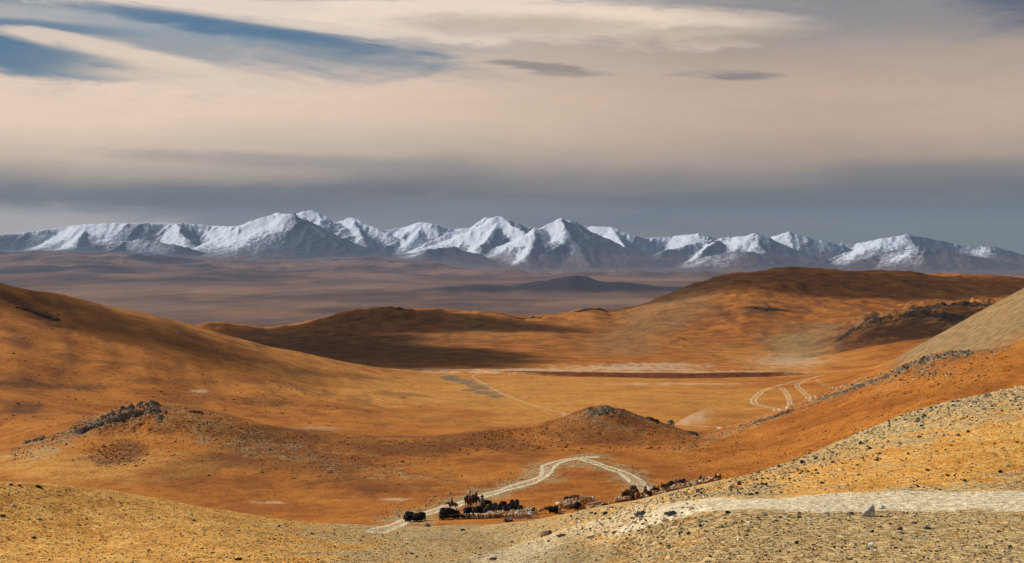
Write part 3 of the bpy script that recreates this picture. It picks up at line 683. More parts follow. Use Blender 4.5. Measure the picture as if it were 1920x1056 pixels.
for a in CLOUDS: cloud(*a)

# ---------------------------------------------------------------- surfaces of beasts, people and stones
def fur_mat(name, c0, c1, rough=.9, sc=9.0):
    m, t, out = new_mat(name)
    p = t.node('ShaderNodeTexCoord').outputs['Object']
    n = t.noise(p, sc, 4, .6)
    finish(t, out, t.mix(t.ss(n, .35, .65), c0, c1), rough, n, .6, .05)
    return m
FUR = dict(black=fur_mat('black_hair', (.010, .009, .009, 1), (.028, .024, .022, 1)), brown=fur_mat('brown_hair', (.040, .018, .009, 1), (.10, .045, .020, 1)),
           rust=fur_mat('rusty_hair', (.24, .080, .018, 1), (.36, .13, .03, 1)), cream=fur_mat('cream_wool', (.38, .235, .11, 1), (.60, .42, .235, 1), sc=14),
           white=fur_mat('white_wool', (.58, .50, .40, 1), (.74, .68, .58, 1), sc=14), tan=fur_mat('tan_wool', (.25, .115, .045, 1), (.40, .21, .09, 1), sc=14),
           bay=fur_mat('bay_coat', (.11, .040, .014, 1), (.17, .065, .022, 1)), grey=fur_mat('grey_coat', (.24, .20, .16, 1), (.36, .31, .26, 1)))
def plain_mat(name, c, rough=.7, spec=.2):
    m, t, out = new_mat(name); p = t.node('ShaderNodeTexCoord').outputs['Object']
    n = t.noise(p, 6, 4, .6); d = tuple(x*.7 for x in c[:3])+(1,)
    finish(t, out, t.mix(n, c, d), rough, n, .2, .02, spec); return m
HORNM = plain_mat('horn', (.10, .085, .065, 1), .4); CLOTHD = plain_mat('dark_cloth', (.016, .016, .022, 1)); CLOTHR = plain_mat('red_cloth', (.30, .070, .025, 1))
SKIN = plain_mat('skin', (.30, .16, .10, 1), .6); LEATHER = plain_mat('leather', (.045, .022, .012, 1), .6); PACKM = plain_mat('pack_cloth', (.050, .048, .055, 1))

def skinned(name, nodes, edges, vox=.045, jit=0.0):
    """one continuous rounded surface grown over a skeleton of joints (x, y, z, radius)"""
    bm = bmesh.new(); sv = ICO[2][0]
    for i, j in edges:
        a_, b_ = nodes[i], nodes[j]
        vs_ = [bm.verts.new(Vector(a_[:3])+Vector(q)*a_[3]) for q in sv]+[bm.verts.new(Vector(b_[:3])+Vector(q)*b_[3]) for q in sv]
        r_ = bmesh.ops.convex_hull(bm, input=vs_)
        bmesh.ops.delete(bm, geom=[g_ for g_ in r_['geom_interior'] if isinstance(g_, bmesh.types.BMVert)], context='VERTS')
    me = bpy.data.meshes.new(name+'_cage'); bm.to_mesh(me); bm.free()
    o = bpy.data.objects.new(name+'_cage', me); COL.objects.link(o)
    md = o.modifiers.new('r', 'REMESH'); md.mode = 'VOXEL'; md.voxel_size = vox; md.use_smooth_shade = True
    sm_o = o.modifiers.new('s', 'SMOOTH'); sm_o.factor = .5; sm_o.iterations = 3
    dg = bpy.context.evaluated_depsgraph_get(); dg.update()
    res = bpy.data.meshes.new_from_object(o.evaluated_get(dg)); res.name = name
    bpy.data.objects.remove(o); bpy.data.meshes.remove(me)
    if jit:
        nrm = [Vector(v.normal) for v in res.vertices]
        for v, n_ in zip(res.vertices, nrm): v.co += n_*jit*mnoise.noise(v.co*9)
    res.polygons.foreach_set('use_smooth', [True]*len(res.polygons)); res.materials.clear()
    return res
def chain(*ix): return list(zip(ix[:-1], ix[1:]))
def tube_mesh(name, pts, radii, seg=6):
    b = bmesh.new(); rings = []
    for i, (p, r) in enumerate(zip(pts, radii)):
        p = Vector(p); d = (Vector(pts[min(i+1, len(pts)-1)])-Vector(pts[max(i-1, 0)])).normalized()
        s = d.orthogonal().normalized(); q = d.cross(s)
        rings.append([b.verts.new(p+(s*math.cos(a)+q*math.sin(a))*r) for a in [2*math.pi*k/seg for k in range(seg)]])
    for A, B_ in zip(rings[:-1], rings[1:]):
        for k in range(seg): b.faces.new((A[k], A[(k+1) % seg], B_[(k+1) % seg], B_[k]))
    b.faces.new(rings[0][::-1]); b.faces.new(rings[-1]); bmesh.ops.recalc_face_normals(b, faces=b.faces)
    me = bpy.data.meshes.new(name); b.to_mesh(me); b.free()
    for p in me.polygons: p.use_smooth = True
    return me
def with_mat(me, m):
    c = me.copy(); c.materials.clear(); c.materials.append(m); return c
def legs4(nodes, edges, att, xs, y, h, r0, r1, foot=.05):
    for sx_, hind in ((xs[0], True), (xs[1], False)):
        for sy_ in (-1, 1):
            i = len(nodes); b = -.10 if hind else .0
            nodes += [(sx_, sy_*y, h, r0), (sx_+(.06 if hind else .02), sy_*y, h*.68, r0*.75), (sx_+b, sy_*y, h*.38, r1), (sx_+b*.6, sy_*y, foot, r1*1.05)]
            edges += [(att[0] if hind else att[1], i), (i, i+1), (i+1, i+2), (i+2, i+3)]
def yak_meshes(headlow):
    n = [(-.25, 0, 1.02, .46), (-.80, 0, 1.02, .34), (.30, 0, 1.12, .46), (.52, 0, 1.24, .36), (.85, 0, 1.02-.12*headlow, .27), (1.12, 0, .92-.32*headlow, .18), (1.36, 0, .74-.36*headlow, .115)]
    e = [(1, 0), (0, 2), (2, 3), (3, 4), (4, 5), (5, 6)]
    legs4(n, e, (1, 2), (-.78, .42), .24, .74, .17, .10)
    body = skinned('yak', n, e, .055, .045)
    # hanging skirt of hair, ragged at the hem
    b = bmesh.new(); N = 40; rings = []
    for k, (f, z) in enumerate(((.55, 1.32), (.86, 1.16), (1.0, .92), (1.04, .64), (.96, .34))):
        ring = []
        for i in range(N):
            a = 2*math.pi*i/N
            rag = (random.uniform(-.10, .06) if k == 4 else random.uniform(-.015, .015))
            ring.append(b.verts.new((-.16+.92*f*math.cos(a), .45*f*math.sin(a)+random.uniform(-.02, .02), z+rag)))
        rings.append(ring)
    for A, B_ in zip(rings[:-1], rings[1:]):
        for k in range(N): b.faces.new((A[k], A[(k+1) % N], B_[(k+1) % N], B_[k]))
    for f_ in b.faces: f_.smooth = True
    bmesh.ops.recalc_face_normals(b, faces=b.faces)
    bmesh.ops.solidify(b, geom=b.faces[:], thickness=.04)
    skirt = bpy.data.meshes.new('hair_skirt'); b.to_mesh(skirt); b.free()
    horns = []
    hx, hz = 1.10, 1.03-.32*headlow
    for s in (-1, 1):
        horns.append(tube_mesh('horn', [(hx, s*.10, hz), (hx+.04, s*.28, hz+.06), (hx+.10, s*.36, hz+.22), (hx+.06, s*.30, hz+.40)], [.045, .04, .028, .010]))
    tail = tube_mesh('tail', [(-1.10, 0, 1.05), (-1.22, 0, .85), (-1.24, .02, .55), (-1.20, .02, .30)], [.05, .09, .13, .05], 7)
    return body, skirt, horns, tail
YAKM = [yak_meshes(0), yak_meshes(1)]
def horse_meshes(head):
    n = [(-.15, 0, 1.14, .31), (-.68, 0, 1.18, .31), (.42, 0, 1.16, .31), (.72, 0, 1.42, .21), (.98, 0, 1.42+.34*head, .145), (1.16, 0, 1.45+.40*head, .125), (1.34, 0, 1.32+.32*head, .10), (1.50, 0, 1.20+.26*head, .085)]
    e = [(1, 0), (0, 2), (2, 3), (3, 4), (4, 5), (5, 6), (6, 7)]
    legs4(n, e, (1, 2), (-.74, .44), .19, .86, .15, .065)
    i = len(n); n += [(1.06, -.06, 1.60+.40*head, .035), (1.06, .06, 1.60+.40*head, .035)]; e += [(5, i), (5, i+1)]
    body = skinned('horse', n, e, .04)
    mane = tube_mesh('mane', [(.60, 0, 1.66), (.80, 0, 1.62+.18*head), (1.0, 0, 1.58+.34*head), (1.12, 0, 1.58+.42*head)], [.05, .07, .07, .04])
    tail = tube_mesh('tail', [(-.96, 0, 1.30), (-1.08, 0, 1.05), (-1.10, 0, .70), (-1.06, 0, .45)], [.04, .08, .10, .03])
    return body, mane, tail
HORM = [horse_meshes(1), horse_meshes(.1)]
def sheep_mesh(graze, goat):
    r = .20 if goat else .265
    n = [(-.10, 0, .60, r), (-.42, 0, .60, r*.93), (.24, 0, .61, r*.95), (.42, 0, .70-.18*graze, .15), (.56, 0, .80-.44*graze, .115), (.70, 0, .72-.50*graze, .075)]
    e = [(1, 0), (0, 2), (2, 3), (3, 4), (4, 5)]
    legs4(n, e, (1, 2), (-.40, .24), .13, .40, .085, .045, .03)
    i = len(n); n += [(.52, -.13, .80-.44*graze, .03), (.52, .13, .80-.44*graze, .03), (-.66, 0, .56, .12 if not goat else .04)]
    e += [(4, i), (4, i+1), (1, i+2)]
    if goat:
        j = len(n); n += [(.44, -.07, 1.05-.44*graze, .02), (.44, .07, 1.05-.44*graze, .02)]; e += [(4, j), (4, j+1)]
    return skinned('goat' if goat else 'sheep', n, e, .034, .04 if not goat else .02)
SHM = [sheep_mesh(0, False), sheep_mesh(1, False)]; GTM = [sheep_mesh(0, True), sheep_mesh(.6, True)]
_cache = {}
def mm_(me, m):
    k = (me.name, m.name)
    if k not in _cache: _cache[k] = with_mat(me, m)
    return _cache[k]
def empty(name, loc, rz):
    o = bpy.data.objects.new(name, None); COL.objects.link(o); o.location = loc; o.rotation_euler = (0, 0, rz); o.empty_display_size = .5; return o
LEFTCAM = math.atan2(-.75, -1.0)+math.pi*0          # the drove walks to the left and toward the viewer
def heading(j=.38): return math.atan2(-1.0, -.40)+random.gauss(0, j)
def place_animal(o, px, py, rz, s):
    g = ground_at(px, py, True); g.z = height(g.x, g.y); o.location = g; o.rotation_euler = (0, 0, rz); o.scale = (s, s, s)
def yak(px, py, colr, label, group, rz=None, s=1.0):
    b, sk, hs, tl = YAKM[random.random() < .35]; m = FUR[colr]
    o = link('yak', mm_(b, m)); place_animal(o, px, py, heading() if rz is None else rz, s*random.uniform(1.0, 1.18))
    link('hair_skirt', mm_(sk, m), o)
    for h in hs: link('horn', mm_(h, HORNM), o)
    link('tail', mm_(tl, m), o)
    return tag(o, label, 'yak', group)
def horse(px, py, colr, label, group, rz, s=1.0, saddle=True, head=0):
    b, mn, tl = HORM[head]; o = link('horse', mm_(b, FUR[colr])); place_animal(o, px, py, rz, s*1.15)
    link('mane', mm_(mn, FUR['black']), o); link('tail', mm_(tl, FUR['black']), o)
    if saddle:
        sd_ = link('saddle', SADDLE, o); link('girth', GIRTH, sd_)
    return tag(o, label, 'horse', group)
def box_mesh(name, parts, m, bev=.02):
    b = bmesh.new()
    for (x, y, z, sx_, sy_, sz_) in parts:
        g = bmesh.ops.create_cube(b, size=1.0); bmesh.ops.scale(b, vec=(sx_, sy_, sz_), verts=g['verts']); bmesh.ops.translate(b, vec=(x, y, z), verts=g['verts'])
    if bev: bmesh.ops.bevel(b, geom=b.edges[:], offset=bev, segments=2, affect='EDGES')
    me = bpy.data.meshes.new(name); b.to_mesh(me); b.free(); me.materials.append(m); return me
SADDLE = box_mesh('saddle', [(.05, 0, 1.475, .58, .50, .10), (.30, 0, 1.56, .08, .34, .14), (-.22, 0, 1.56, .08, .38, .12)], LEATHER, .03)
GIRTH = box_mesh('girth', [(.05, .32, 1.20, .10, .03, .50), (.05, -.32, 1.20, .10, .03, .50), (.05, 0, .83, .10, .50, .03)], LEATHER, .008)
def rider_meshes():
    n = [(0, 0, .06, .17), (.0, 0, .30, .165), (.02, 0, .52, .175), (.03, 0, .66, .07), (.05, 0, .80, .105), (.08, 0, .86, .095),
         (.0, -.20, .56, .075), (.06, -.27, .33, .06), (.28, -.14, .24, .048), (.36, -.10, .24, .045), (.0, .20, .56, .075), (.06, .27, .33, .06), (.28, .14, .24, .048), (.36, .10, .24, .045),
         (.10, -.30, .0, .115), (.26, -.37, -.16, .095), (.12, -.40, -.52, .07), (.27, -.40, -.58, .055), (.10, .30, .0, .115), (.26, .37, -.16, .095), (.12, .40, -.52, .07), (.27, .40, -.58, .055), (.155, 0, .80, .03)]
    e = chain(0, 1, 2, 3, 4, 5)+[(2, 6)]+chain(6, 7, 8, 9)+[(2, 10)]+chain(10, 11, 12, 13)+[(0, 14)]+chain(14, 15, 16, 17)+[(0, 18)]+chain(18, 19, 20, 21)+[(4, 22)]
    body = skinned('person', n, e, .026)
    cn = [(0, 0, .02, .23), (0, 0, .30, .20), (.02, 0, .52, .20), (.02, 0, .62, .12), (.0, -.21, .56, .10), (.06, -.28, .33, .085), (.24, -.16, .25, .07), (.0, .21, .56, .10), (.06, .28, .33, .085), (.24, .16, .25, .07), (.16, -.31, -.06, .15), (.24, -.39, -.25, .12), (.16, .31, -.06, .15), (.24, .39, -.25, .12)]
    ce = chain(0, 1, 2, 3)+[(2, 4)]+chain(4, 5, 6)+[(2, 7)]+chain(7, 8, 9)+[(0, 10), (10, 11), (0, 12), (12, 13)]
    coat = skinned('coat', cn, ce, .032)
    b = bmesh.new()
    prof = [(.001, .99), (.07, .985), (.115, .94), (.122, .87), (.20, .86), (.20, .845), (.118, .845)]
    rings = [[b.verts.new((.06+r*math.cos(2*math.pi*k/14), r*math.sin(2*math.pi*k/14), z)) for k in range(14)] for r, z in prof]
    for A, B_ in zip(rings[:-1], rings[1:]):
        for k in range(14): b.faces.new((A[k], B_[k], B_[(k+1) % 14], A[(k+1) % 14]))
    hat = bpy.data.meshes.new('hat'); b.to_mesh(hat); b.free()
    return body, coat, hat
RIDM = rider_meshes()
def rider(h, cloth, label, s=1.15):
    o = link('person', mm_(RIDM[0], SKIN)); M = h.matrix_basis
    o.location = M @ Vector((.03, 0, 1.50)); o.rotation_euler = h.rotation_euler; o.scale = (s, s, s)
    link('coat', mm_(RIDM[1], cloth), o); link('hat', mm_(RIDM[2], CLOTHD), o)
    return tag(o, label, 'person', 'herders on horseback')
# ---------------------------------------------------------------- the drove
GY1 = 'yaks at the head of the drove'; GY2 = 'black yaks in the middle of the drove'; GY3 = 'yaks and cattle on the right end of the drove'
for x, y, s in [(764, 988, 1), (772, 986, 1), (780, 990, 1), (784, 981, 1), (767, 976, 1.05), (790, 979, 1.05)]:
    yak(x, y, 'black', 'shaggy black yak in the compact bunch at the left end of the drove', GY1, None, s)
yak(829, 979, 'black', 'black yak standing by itself in front of two others near the lone rider', GY1, None, 1.15)
yak(831, 969, 'black', 'black yak side by side with another behind the single yak left of the lone rider', GY1, None, 1.2)
yak(842, 969, 'black', 'black yak nearest below the lone rider, right one of a pair', GY1, None, 1.1)
yak(853, 967, 'black', 'small black yak walking sideways just under the lone rider', GY1, math.pi+.1, .72)
for x, y in [(873, 966), (880, 965), (889, 966), (897, 965), (904, 964), (910, 967), (917, 965), (925, 964), (928, 958), (921, 958), (905, 958)]:
    yak(x, y, 'black', 'black yak in the dense middle bunch in front of the cluster of riders', GY2, None, 1.05)
yak(914, 948, 'black', 'black and pale yak crossing sideways to the right of the rider on the grey horse', GY2, math.pi+.2, .8)
for x, y in [(939, 961), (946, 962), (943, 954), (956, 958), (962, 961), (970, 961), (976, 962), (960, 951), (969, 951)]:
    yak(x, y, 'black', 'black yak in the separate bunch right above the cream flock', GY2, None, 1.08)
yak(1035, 963, 'black', 'black yak with its head turned left, alone below the middle flock', GY2, math.pi-.3, 1.05)
yak(1042, 962, 'black', 'black yak walking close behind the lone black yak below the middle flock', GY2, None, 1.0)
yak(1082, 957, 'black', 'black yak walking among the tan sheep of the middle flock', GY2, None, 1.1)
for x, y, c, w, s in [(1169, 936, 'black', 'black yak with a rusty back at the left of the bunch under the forking track', 1.05), (1178, 934, 'rust', 'rust coloured ox, largest of the bunch under the forking track', 1.2), (1186, 936, 'black', 'black yak pressed against the rust coloured ox', 1.1),
                      (1193, 929, 'brown', 'dark brown ox between the two standing horses and the bunch', .95), (1195, 938, 'rust', 'rust coloured ox second from the red coated rider', 1.1), (1203, 935, 'rust', 'smaller rust coloured ox touching the red coated rider', 1.0), (1216, 934, 'brown', 'dark brown ox right under the red coated rider', 1.1),
                      (1246, 919, 'brown', 'dark brown ox left of the black one behind the long file of sheep', .95), (1259, 915, 'black', 'black yak standing taller behind the long file of sheep', 1.1), (1275, 911, 'brown', 'brown ox next to a black yak near the middle of the long file', .9), (1282, 909, 'black', 'black yak, farther right of two, in the middle of the long file', 1.0),
                      (1313, 904, 'brown', 'lone dark brown ox above the right part of the long file', 1.05)]:
    o = yak(x, y, c, w, GY3, None, s)
GH = 'horses of the herders'
h = horse(848, 957, 'bay', 'bay horse of the lone rider at the left, head turned to the left', GH, math.pi+.25, 1.0, True, 1)
rider(h, CLOTHD, 'person in dark coat and hat riding alone on the dirt track at the left')
h = horse(876, 950, 'bay', 'bay horse, leftmost of the cluster on the dirt track', GH, heading(.1), 1.08); rider(h, CLOTHD, 'person in dark coat, leftmost rider of the tight cluster on the track')
h = horse(881, 950, 'bay', 'bay horse in the cluster on the track, ridden by the red coated person', GH, heading(.1), 1.05); rider(h, CLOTHR, 'person in reddish coat riding between dark riders in the cluster on the track')
h = horse(887, 949, 'brown', 'dark brown horse in the cluster on the track beside the tallest rider', GH, heading(.1), 1.1); rider(h, CLOTHD, 'person in dark coat riding beside the tallest rider of the cluster on the track')
h = horse(893, 948, 'brown', 'dark brown horse, rightmost of the cluster on the track', GH, heading(.1), 1.2); rider(h, CLOTHD, 'person in dark coat and hat, tallest and rightmost rider of the cluster on the track', 1.25)
h = horse(904, 949, 'grey', 'pale grey horse apart from the cluster, to its right', GH, -math.pi/2-.1, 1.0); rider(h, CLOTHD, 'person in dark coat riding the pale grey horse right of the cluster')
h = horse(1210, 931, 'brown', 'dark horse carrying the red coated rider at the foot of the forking track', GH, -math.pi/2, 1.0); rider(h, CLOTHR, 'person in reddish coat on a dark horse at the foot of the forking track')
for x, y, c, w in [(1185, 923, 'brown', 'dark brown loose horse, left one of the pair standing beside the forking track'), (1191, 923, 'bay', 'bay loose horse, right one of the pair standing beside the forking track'), (1222, 925, 'grey', 'grey brown loose horse, leftmost of three right of the forking track'),
                   (1227, 925, 'brown', 'dark brown loose horse, middle one of three right of the forking track'), (1233, 925, 'bay', 'bay loose horse with pale rump, rightmost of three right of the forking track'), (1242, 920, 'bay', 'bay loose horse next to a dark brown ox behind the long file'),
                   (1252, 918, 'brown', 'dark brown loose horse between an ox and the tall black yak'), (1267, 911, 'grey', 'pale grey loose horse behind the middle of the long file'), (1342, 902, 'brown', 'dark loose horse, left one of the two at the far right end of the file'), (1349, 902, 'bay', 'bay loose horse, right one of the two at the far right end of the file')]:
    horse(x, y, c, w, GH, -math.pi/2+random.uniform(-.4, .2), .95, False, 0)
def sheep(px, py, colr, label, group, goat=False, rz=None):
    me = (GTM if goat else SHM)[random.random() < .45]
    o = link('goat' if goat else 'sheep', mm_(me, FUR[colr])); place_animal(o, px, py, heading(.5) if rz is None else rz, random.uniform(1.05, 1.3))
    return tag(o, label, 'goat' if goat else 'sheep', group)
WORD = dict(cream='cream', white='white', tan='tan', black='black', brown='dark brown')
def flock(pts, n, spread, colours, where, group, mind=2.6, goat=False):
    xs = np.array([p[0] for p in pts]); got = []
    for _ in range(n*30):
        if len(got) >= n: break
        x = random.uniform(xs[0], xs[-1]); y = np.interp(x, xs, [p[1] for p in pts])+random.uniform(-spread, spread)
        if all(abs(x-a)/1.5+abs(y-b) > mind for a, b in got): got.append((x, y))
    for x, y in sorted(got, key=lambda q: q[1]):
        c = random.choice(colours); sheep(x, y, c, f'{WORD[c]} {"goat" if goat else "sheep"} {where}', group, goat)
CT = ['cream', 'cream', 'cream', 'cream', 'tan', 'tan', 'tan', 'white']
flock([(915, 972), (945, 972), (975, 968), (1005, 963)], 84, 7, CT, 'in the dense flock just below the separate bunch of black yaks', 'sheep of the dense flock', 1.9)
flock([(872, 984), (900, 983), (930, 979)], 24, 5, CT, 'in the lower left tail of the dense flock, just above the pebbly slope', 'sheep of the lower left tail', 2.6)
flock([(852, 985), (875, 979), (900, 973)], 22, 6, ['black', 'black', 'brown'], 'in the dark knot left of the pale flock', 'dark goats', 2.4, True)
flock([(824, 987), (848, 987)], 6, 1.5, ['brown', 'black'], 'lingering at the lower left edge of the drove along the pebbly crest', 'dark goats', 3.5, True)
sheep(1002, 964, 'black', 'dark goat walking last behind the dense flock', 'dark goats', True)
sheep(1013, 962, 'cream', 'cream sheep trailing between the dense flock and the lone black yak, nearer the goat', 'stragglers')
sheep(1022, 958, 'tan', 'tan sheep trailing just left of the lone black yak', 'stragglers')
flock([(1038, 957), (1060, 950), (1080, 945), (1094, 942)], 48, 5.5, CT+['tan', 'tan'], 'in the middle flock above the lone black yak', 'sheep of the middle flock', 2.0)
flock([(1060, 940), (1085, 935)], 9, 1.5, ['black', 'brown'], 'on the far edge of the middle flock', 'dark goats', 2.5, True)
for x, y in [(1096, 939), (1103, 940), (1108, 939), (1112, 939)]: sheep(x, y, 'white' if x > 1110 else 'cream', 'pale sheep on the right rim of the middle flock' if x < 1110 else 'white sheep, farthest right on the rim of the middle flock', 'sheep of the middle flock')
flock([(1103, 957), (1118, 952), (1130, 948)], 15, 5, CT+['tan'], 'in the small bunch below the middle flock', 'sheep of the small bunch', 2.8)
sheep(1092, 958, 'tan', 'tan sheep standing alone just right of the yak in the middle flock', 'stragglers', False, math.pi)
sheep(1134, 952, 'brown', 'dark brown goat at the right side of the small bunch', 'dark goats', True, math.pi)
sheep(1142, 948, 'cream', 'cream sheep standing alone between the small bunch and the forking track bunch', 'stragglers')
flock([(1152, 943), (1168, 942), (1185, 937)], 16, 3, CT+['tan'], 'peeping over the crest below the rust coloured oxen', 'sheep below the oxen', 2.8)
flock([(1195, 938), (1215, 933)], 12, 3, ['tan', 'cream'], 'peeping over the crest under the red coated rider', 'sheep below the oxen', 2.8)
flock([(1226, 930), (1260, 920), (1300, 911), (1347, 900)], 82, 4.5, CT+['tan'], 'in the long file behind the crest of the right slope', 'sheep of the long file', 1.9)

# ---------------------------------------------------------------- stones
def stone_mat(name, c0, c1, c2, sc=2.5):
    m, t, out = new_mat(name); p = t.node('ShaderNodeTexCoord').outputs['Object']
    n = t.noise(p, sc, 6, .65); n2 = t.noise(p, sc*5, 4, .6)
    c = t.mix(t.ss(n, .38, .62), c0, c1); c = t.mix(t.ss(n2, .55, .68, 0, .8), c, c2)
    finish(t, out, c, .9, t.add(n, t.mul(n2, .5)), .7, .12); return m
STM = dict(grey=stone_mat('grey_stone', (.085, .076, .062, 1), (.22, .195, .15, 1), (.32, .29, .22, 1)), dark=stone_mat('dark_stone', (.018, .017, .017, 1), (.05, .045, .04, 1), (.09, .08, .065, 1)),
           pale=stone_mat('pale_stone', (.62, .57, .50, 1), (.80, .76, .70, 1), (.34, .31, .27, 1)), brown=stone_mat('brown_stone', (.10, .055, .030, 1), (.20, .12, .065, 1), (.06, .035, .025, 1)), tan=stone_mat('tan_stone', (.28, .22, .13, 1), (.42, .34, .21, 1), (.18, .15, .10, 1)))
STM['bleached'] = stone_mat('bleached_stone', (.30, .26, .21, 1), (.62, .56, .48, 1), (.16, .13, .10, 1), 5.0)
STM['crag'] = stone_mat('crag_rock', (.050, .032, .020, 1), (.24, .165, .10, 1), (.50, .38, .24, 1), .9)
STM['ledge'] = stone_mat('ledge_rock', (.022, .014, .009, 1), (.070, .040, .022, 1), (.16, .095, .05, 1), .5)
def stone_arrays(seed, sub=3, flat=.55):
    r = np.random.default_rng(seed); v, f = ICO[sub]; v = v.copy()
    for _ in range(9):                                   # broken faces
        n = r.normal(size=3); n /= np.linalg.norm(n); d = r.uniform(.45, .82)
        k = v@n; over_ = np.clip(k-d, 0, None); v -= over_[:, None]*n*.92
    v *= np.array([1.0, r.uniform(.6, .9), r.uniform(flat*.7, flat*1.2)])
    n = fbm(v[:, 0]*3+seed, v[:, 1]*3+v[:, 2]*2, 3, 500+seed)
    v *= (1+.06*n)[:, None]
    return v/np.abs(v[:, 0]).max()*.5, f
STA = [stone_arrays(i, 3, .55) for i in range(10)]
STONES = {}
def stone_mesh(i, mat):
    if (i, mat) not in STONES: STONES[i, mat] = mesh_from('stone', STA[i][0], STA[i][1], None, STM[mat], False)
    return STONES[i, mat]
GS = 'stones strewn over the near slopes'
def stone(px, py, wpx, mat, label, name='stone', flat=1.0, i=None, tilt=.25, deep=.25, rz=None):
    g = ground_at(px, py); w = wpx*g.y/F
    i = random.randrange(len(STA)) if i is None else i
    o = link(name, stone_mesh(i, mat)); zz = STA[i][0][:, 2].min()*w*flat
    o.location = (g.x, g.y, g.z-zz*(1-deep*1.6)); o.scale = (w, w, w*flat)
    o.rotation_euler = (random.uniform(-tilt, tilt), random.uniform(-tilt, tilt), random.uniform(0, 6.28) if rz is None else rz)
    return tag(o, label, 'boulder' if name == 'boulder' else 'stone', GS)
for a in [(1198, 968, 26, 'dark', 'black boulder beside the road, larger and farther left of two, with rubble at its side', 'boulder', 1.1), (1257, 965, 25, 'dark', 'low black boulder at the road edge, farther right of two, shaped like a dome', 'boulder', .85),
          (1187, 972, 16, 'grey', 'grey slab leaning against the left side of the larger black boulder', 'stone', .6), (1652, 953, 18, 'pale', 'small white block leaning behind the big pale wedge shaped boulder', 'stone', 1.2),
          (1546, 962, 14, 'pale', 'pale tent shaped stone at the lower road edge left of the big pale boulder', 'stone', .9), (1597, 964, 14, 'dark', 'rounded dark stone just left of the big pale boulder', 'stone', .8), (1519, 980, 10, 'pale', 'round pale cobble below the tent shaped stone', 'stone', .8),
          (1634, 1026, 13, 'pale', 'egg shaped pale stone standing near the bottom of the right slope', 'stone', 1.6), (1740, 992, 16, 'dark', 'dark block lower right of the big pale boulder', 'stone', .8), (1688, 994, 14, 'brown', 'brown upright stone on a rusty patch below the big pale boulder', 'stone', 1.2), (1400, 996, 16, 'grey', 'flat grey slab half way between the black boulders and the pale wedge', 'stone', .5),
          (1025, 1003, 30, 'brown', 'streaked brown boulder sunk in the bank of the little wash', 'boulder', .6), (1052, 1006, 22, 'dark', 'dark rounded boulder beside the streaked brown one in the wash', 'boulder', .75), (1110, 1008, 20, 'brown', 'low brown stone at the mouth of the wash', 'stone', .4), (952, 979, 24, 'grey', 'slanting grey green boulder in front of the dense flock', 'boulder', 1.0),
          (800, 987, 18, 'grey', 'rounded grey green boulder on the crest behind the leading yaks', 'boulder', .8), (867, 995, 11, 'dark', 'dark stone on the crest below the knot of goats', 'stone', .8), (73, 914, 17, 'dark', 'flat dark slab on the crest of the golden slope, largest at the left edge', 'boulder', .8), (36, 911, 9, 'dark', 'small dark slab second from the flat one on the golden crest', 'stone', .8),
          (20, 910, 8, 'dark', 'small dark slab farthest left on the golden crest', 'stone', .8), (24, 948, 13, 'pale', 'pale stone with a dark underside on the golden slope below the crest slabs', 'stone', .7), (362, 976, 13, 'dark', 'dark stone alone in the middle of the golden slope', 'stone', .6), (447, 1050, 19, 'dark', 'black oval boulder cut by the bottom edge on the golden slope', 'boulder', .8),
          (64, 1010, 9, 'dark', 'dark pointed stone near the bottom of the golden slope', 'stone', 1.1), (5, 968, 12, 'dark', 'dark stone touching the left edge of the golden slope', 'stone', .7), (72, 974, 15, 'grey', 'broad grey slab with dark shadow on the left of the golden slope', 'stone', .6), (149, 985, 10, 'dark', 'dark stone below and right of the broad grey slab', 'stone', .8),
          (448, 996, 9, 'grey', 'grey stone right of the centre of the golden slope', 'stone', .8), (925, 1050, 16, 'dark', 'dark stone at the bottom edge near the pebbly middle', 'stone', .7), (1240, 1021, 10, 'dark', 'dark stone on the pale bank right of the wash', 'stone', .8), (1252, 1012, 9, 'pale', 'pale round stone on the pale bank right of the wash', 'stone', .9),
          (1312, 988, 10, 'dark', 'dark upright stone among rubble between road and bank', 'stone', 1.3), (1290, 1003, 9, 'dark', 'dark narrow stone standing in the bank', 'stone', 1.7), (1561, 868, 10, 'dark', 'dark lone stone on the upper left of the stony right slope', 'stone', .9), (1607, 873, 9, 'dark', 'dark stone right of another lone one on the stony right slope', 'stone', .8),
          (1743, 865, 10, 'dark', 'dark stone in the middle of the stony right slope', 'stone', .7), (1776, 892, 12, 'dark', 'flat dark stone low on the stony right slope above the road', 'stone', .6), (1610, 891, 9, 'dark', 'dark stone on the golden band above the road', 'stone', .7), (1828, 756, 12, 'grey', 'tallest grey block on the rocky crest of the right slope', 'boulder', 1.5)]:
    stone(a[0], a[1], a[2], a[3], a[4], a[5], a[6])
def hull_stone(px, py, wpx, pts, mat, label):
    g = ground_at(px, py); w = wpx*g.y/F
    b = bmesh.new(); [b.verts.new(Vector(q)) for q in pts]; bmesh.ops.convex_hull(b, input=b.verts[:])
    bmesh.ops.bevel(b, geom=b.edges[:], offset=.03, segments=1, affect='EDGES'); bmesh.ops.triangulate(b, faces=b.faces[:]); bmesh.ops.subdivide_edges(b, edges=b.edges[:], cuts=3, use_grid_fill=True)
    for v in b.verts: v.co += Vector((mnoise.noise(v.co*4), mnoise.noise(v.co*4+Vector((9, 0, 0))), mnoise.noise(v.co*4+Vector((0, 9, 0)))))*.045
    me = bpy.data.meshes.new('boulder'); b.to_mesh(me); b.free(); me.materials.append(STM[mat])
    o = link('boulder', me); o.location = g; o.scale = (w, w, w); return tag(o, label, 'stone', GS)
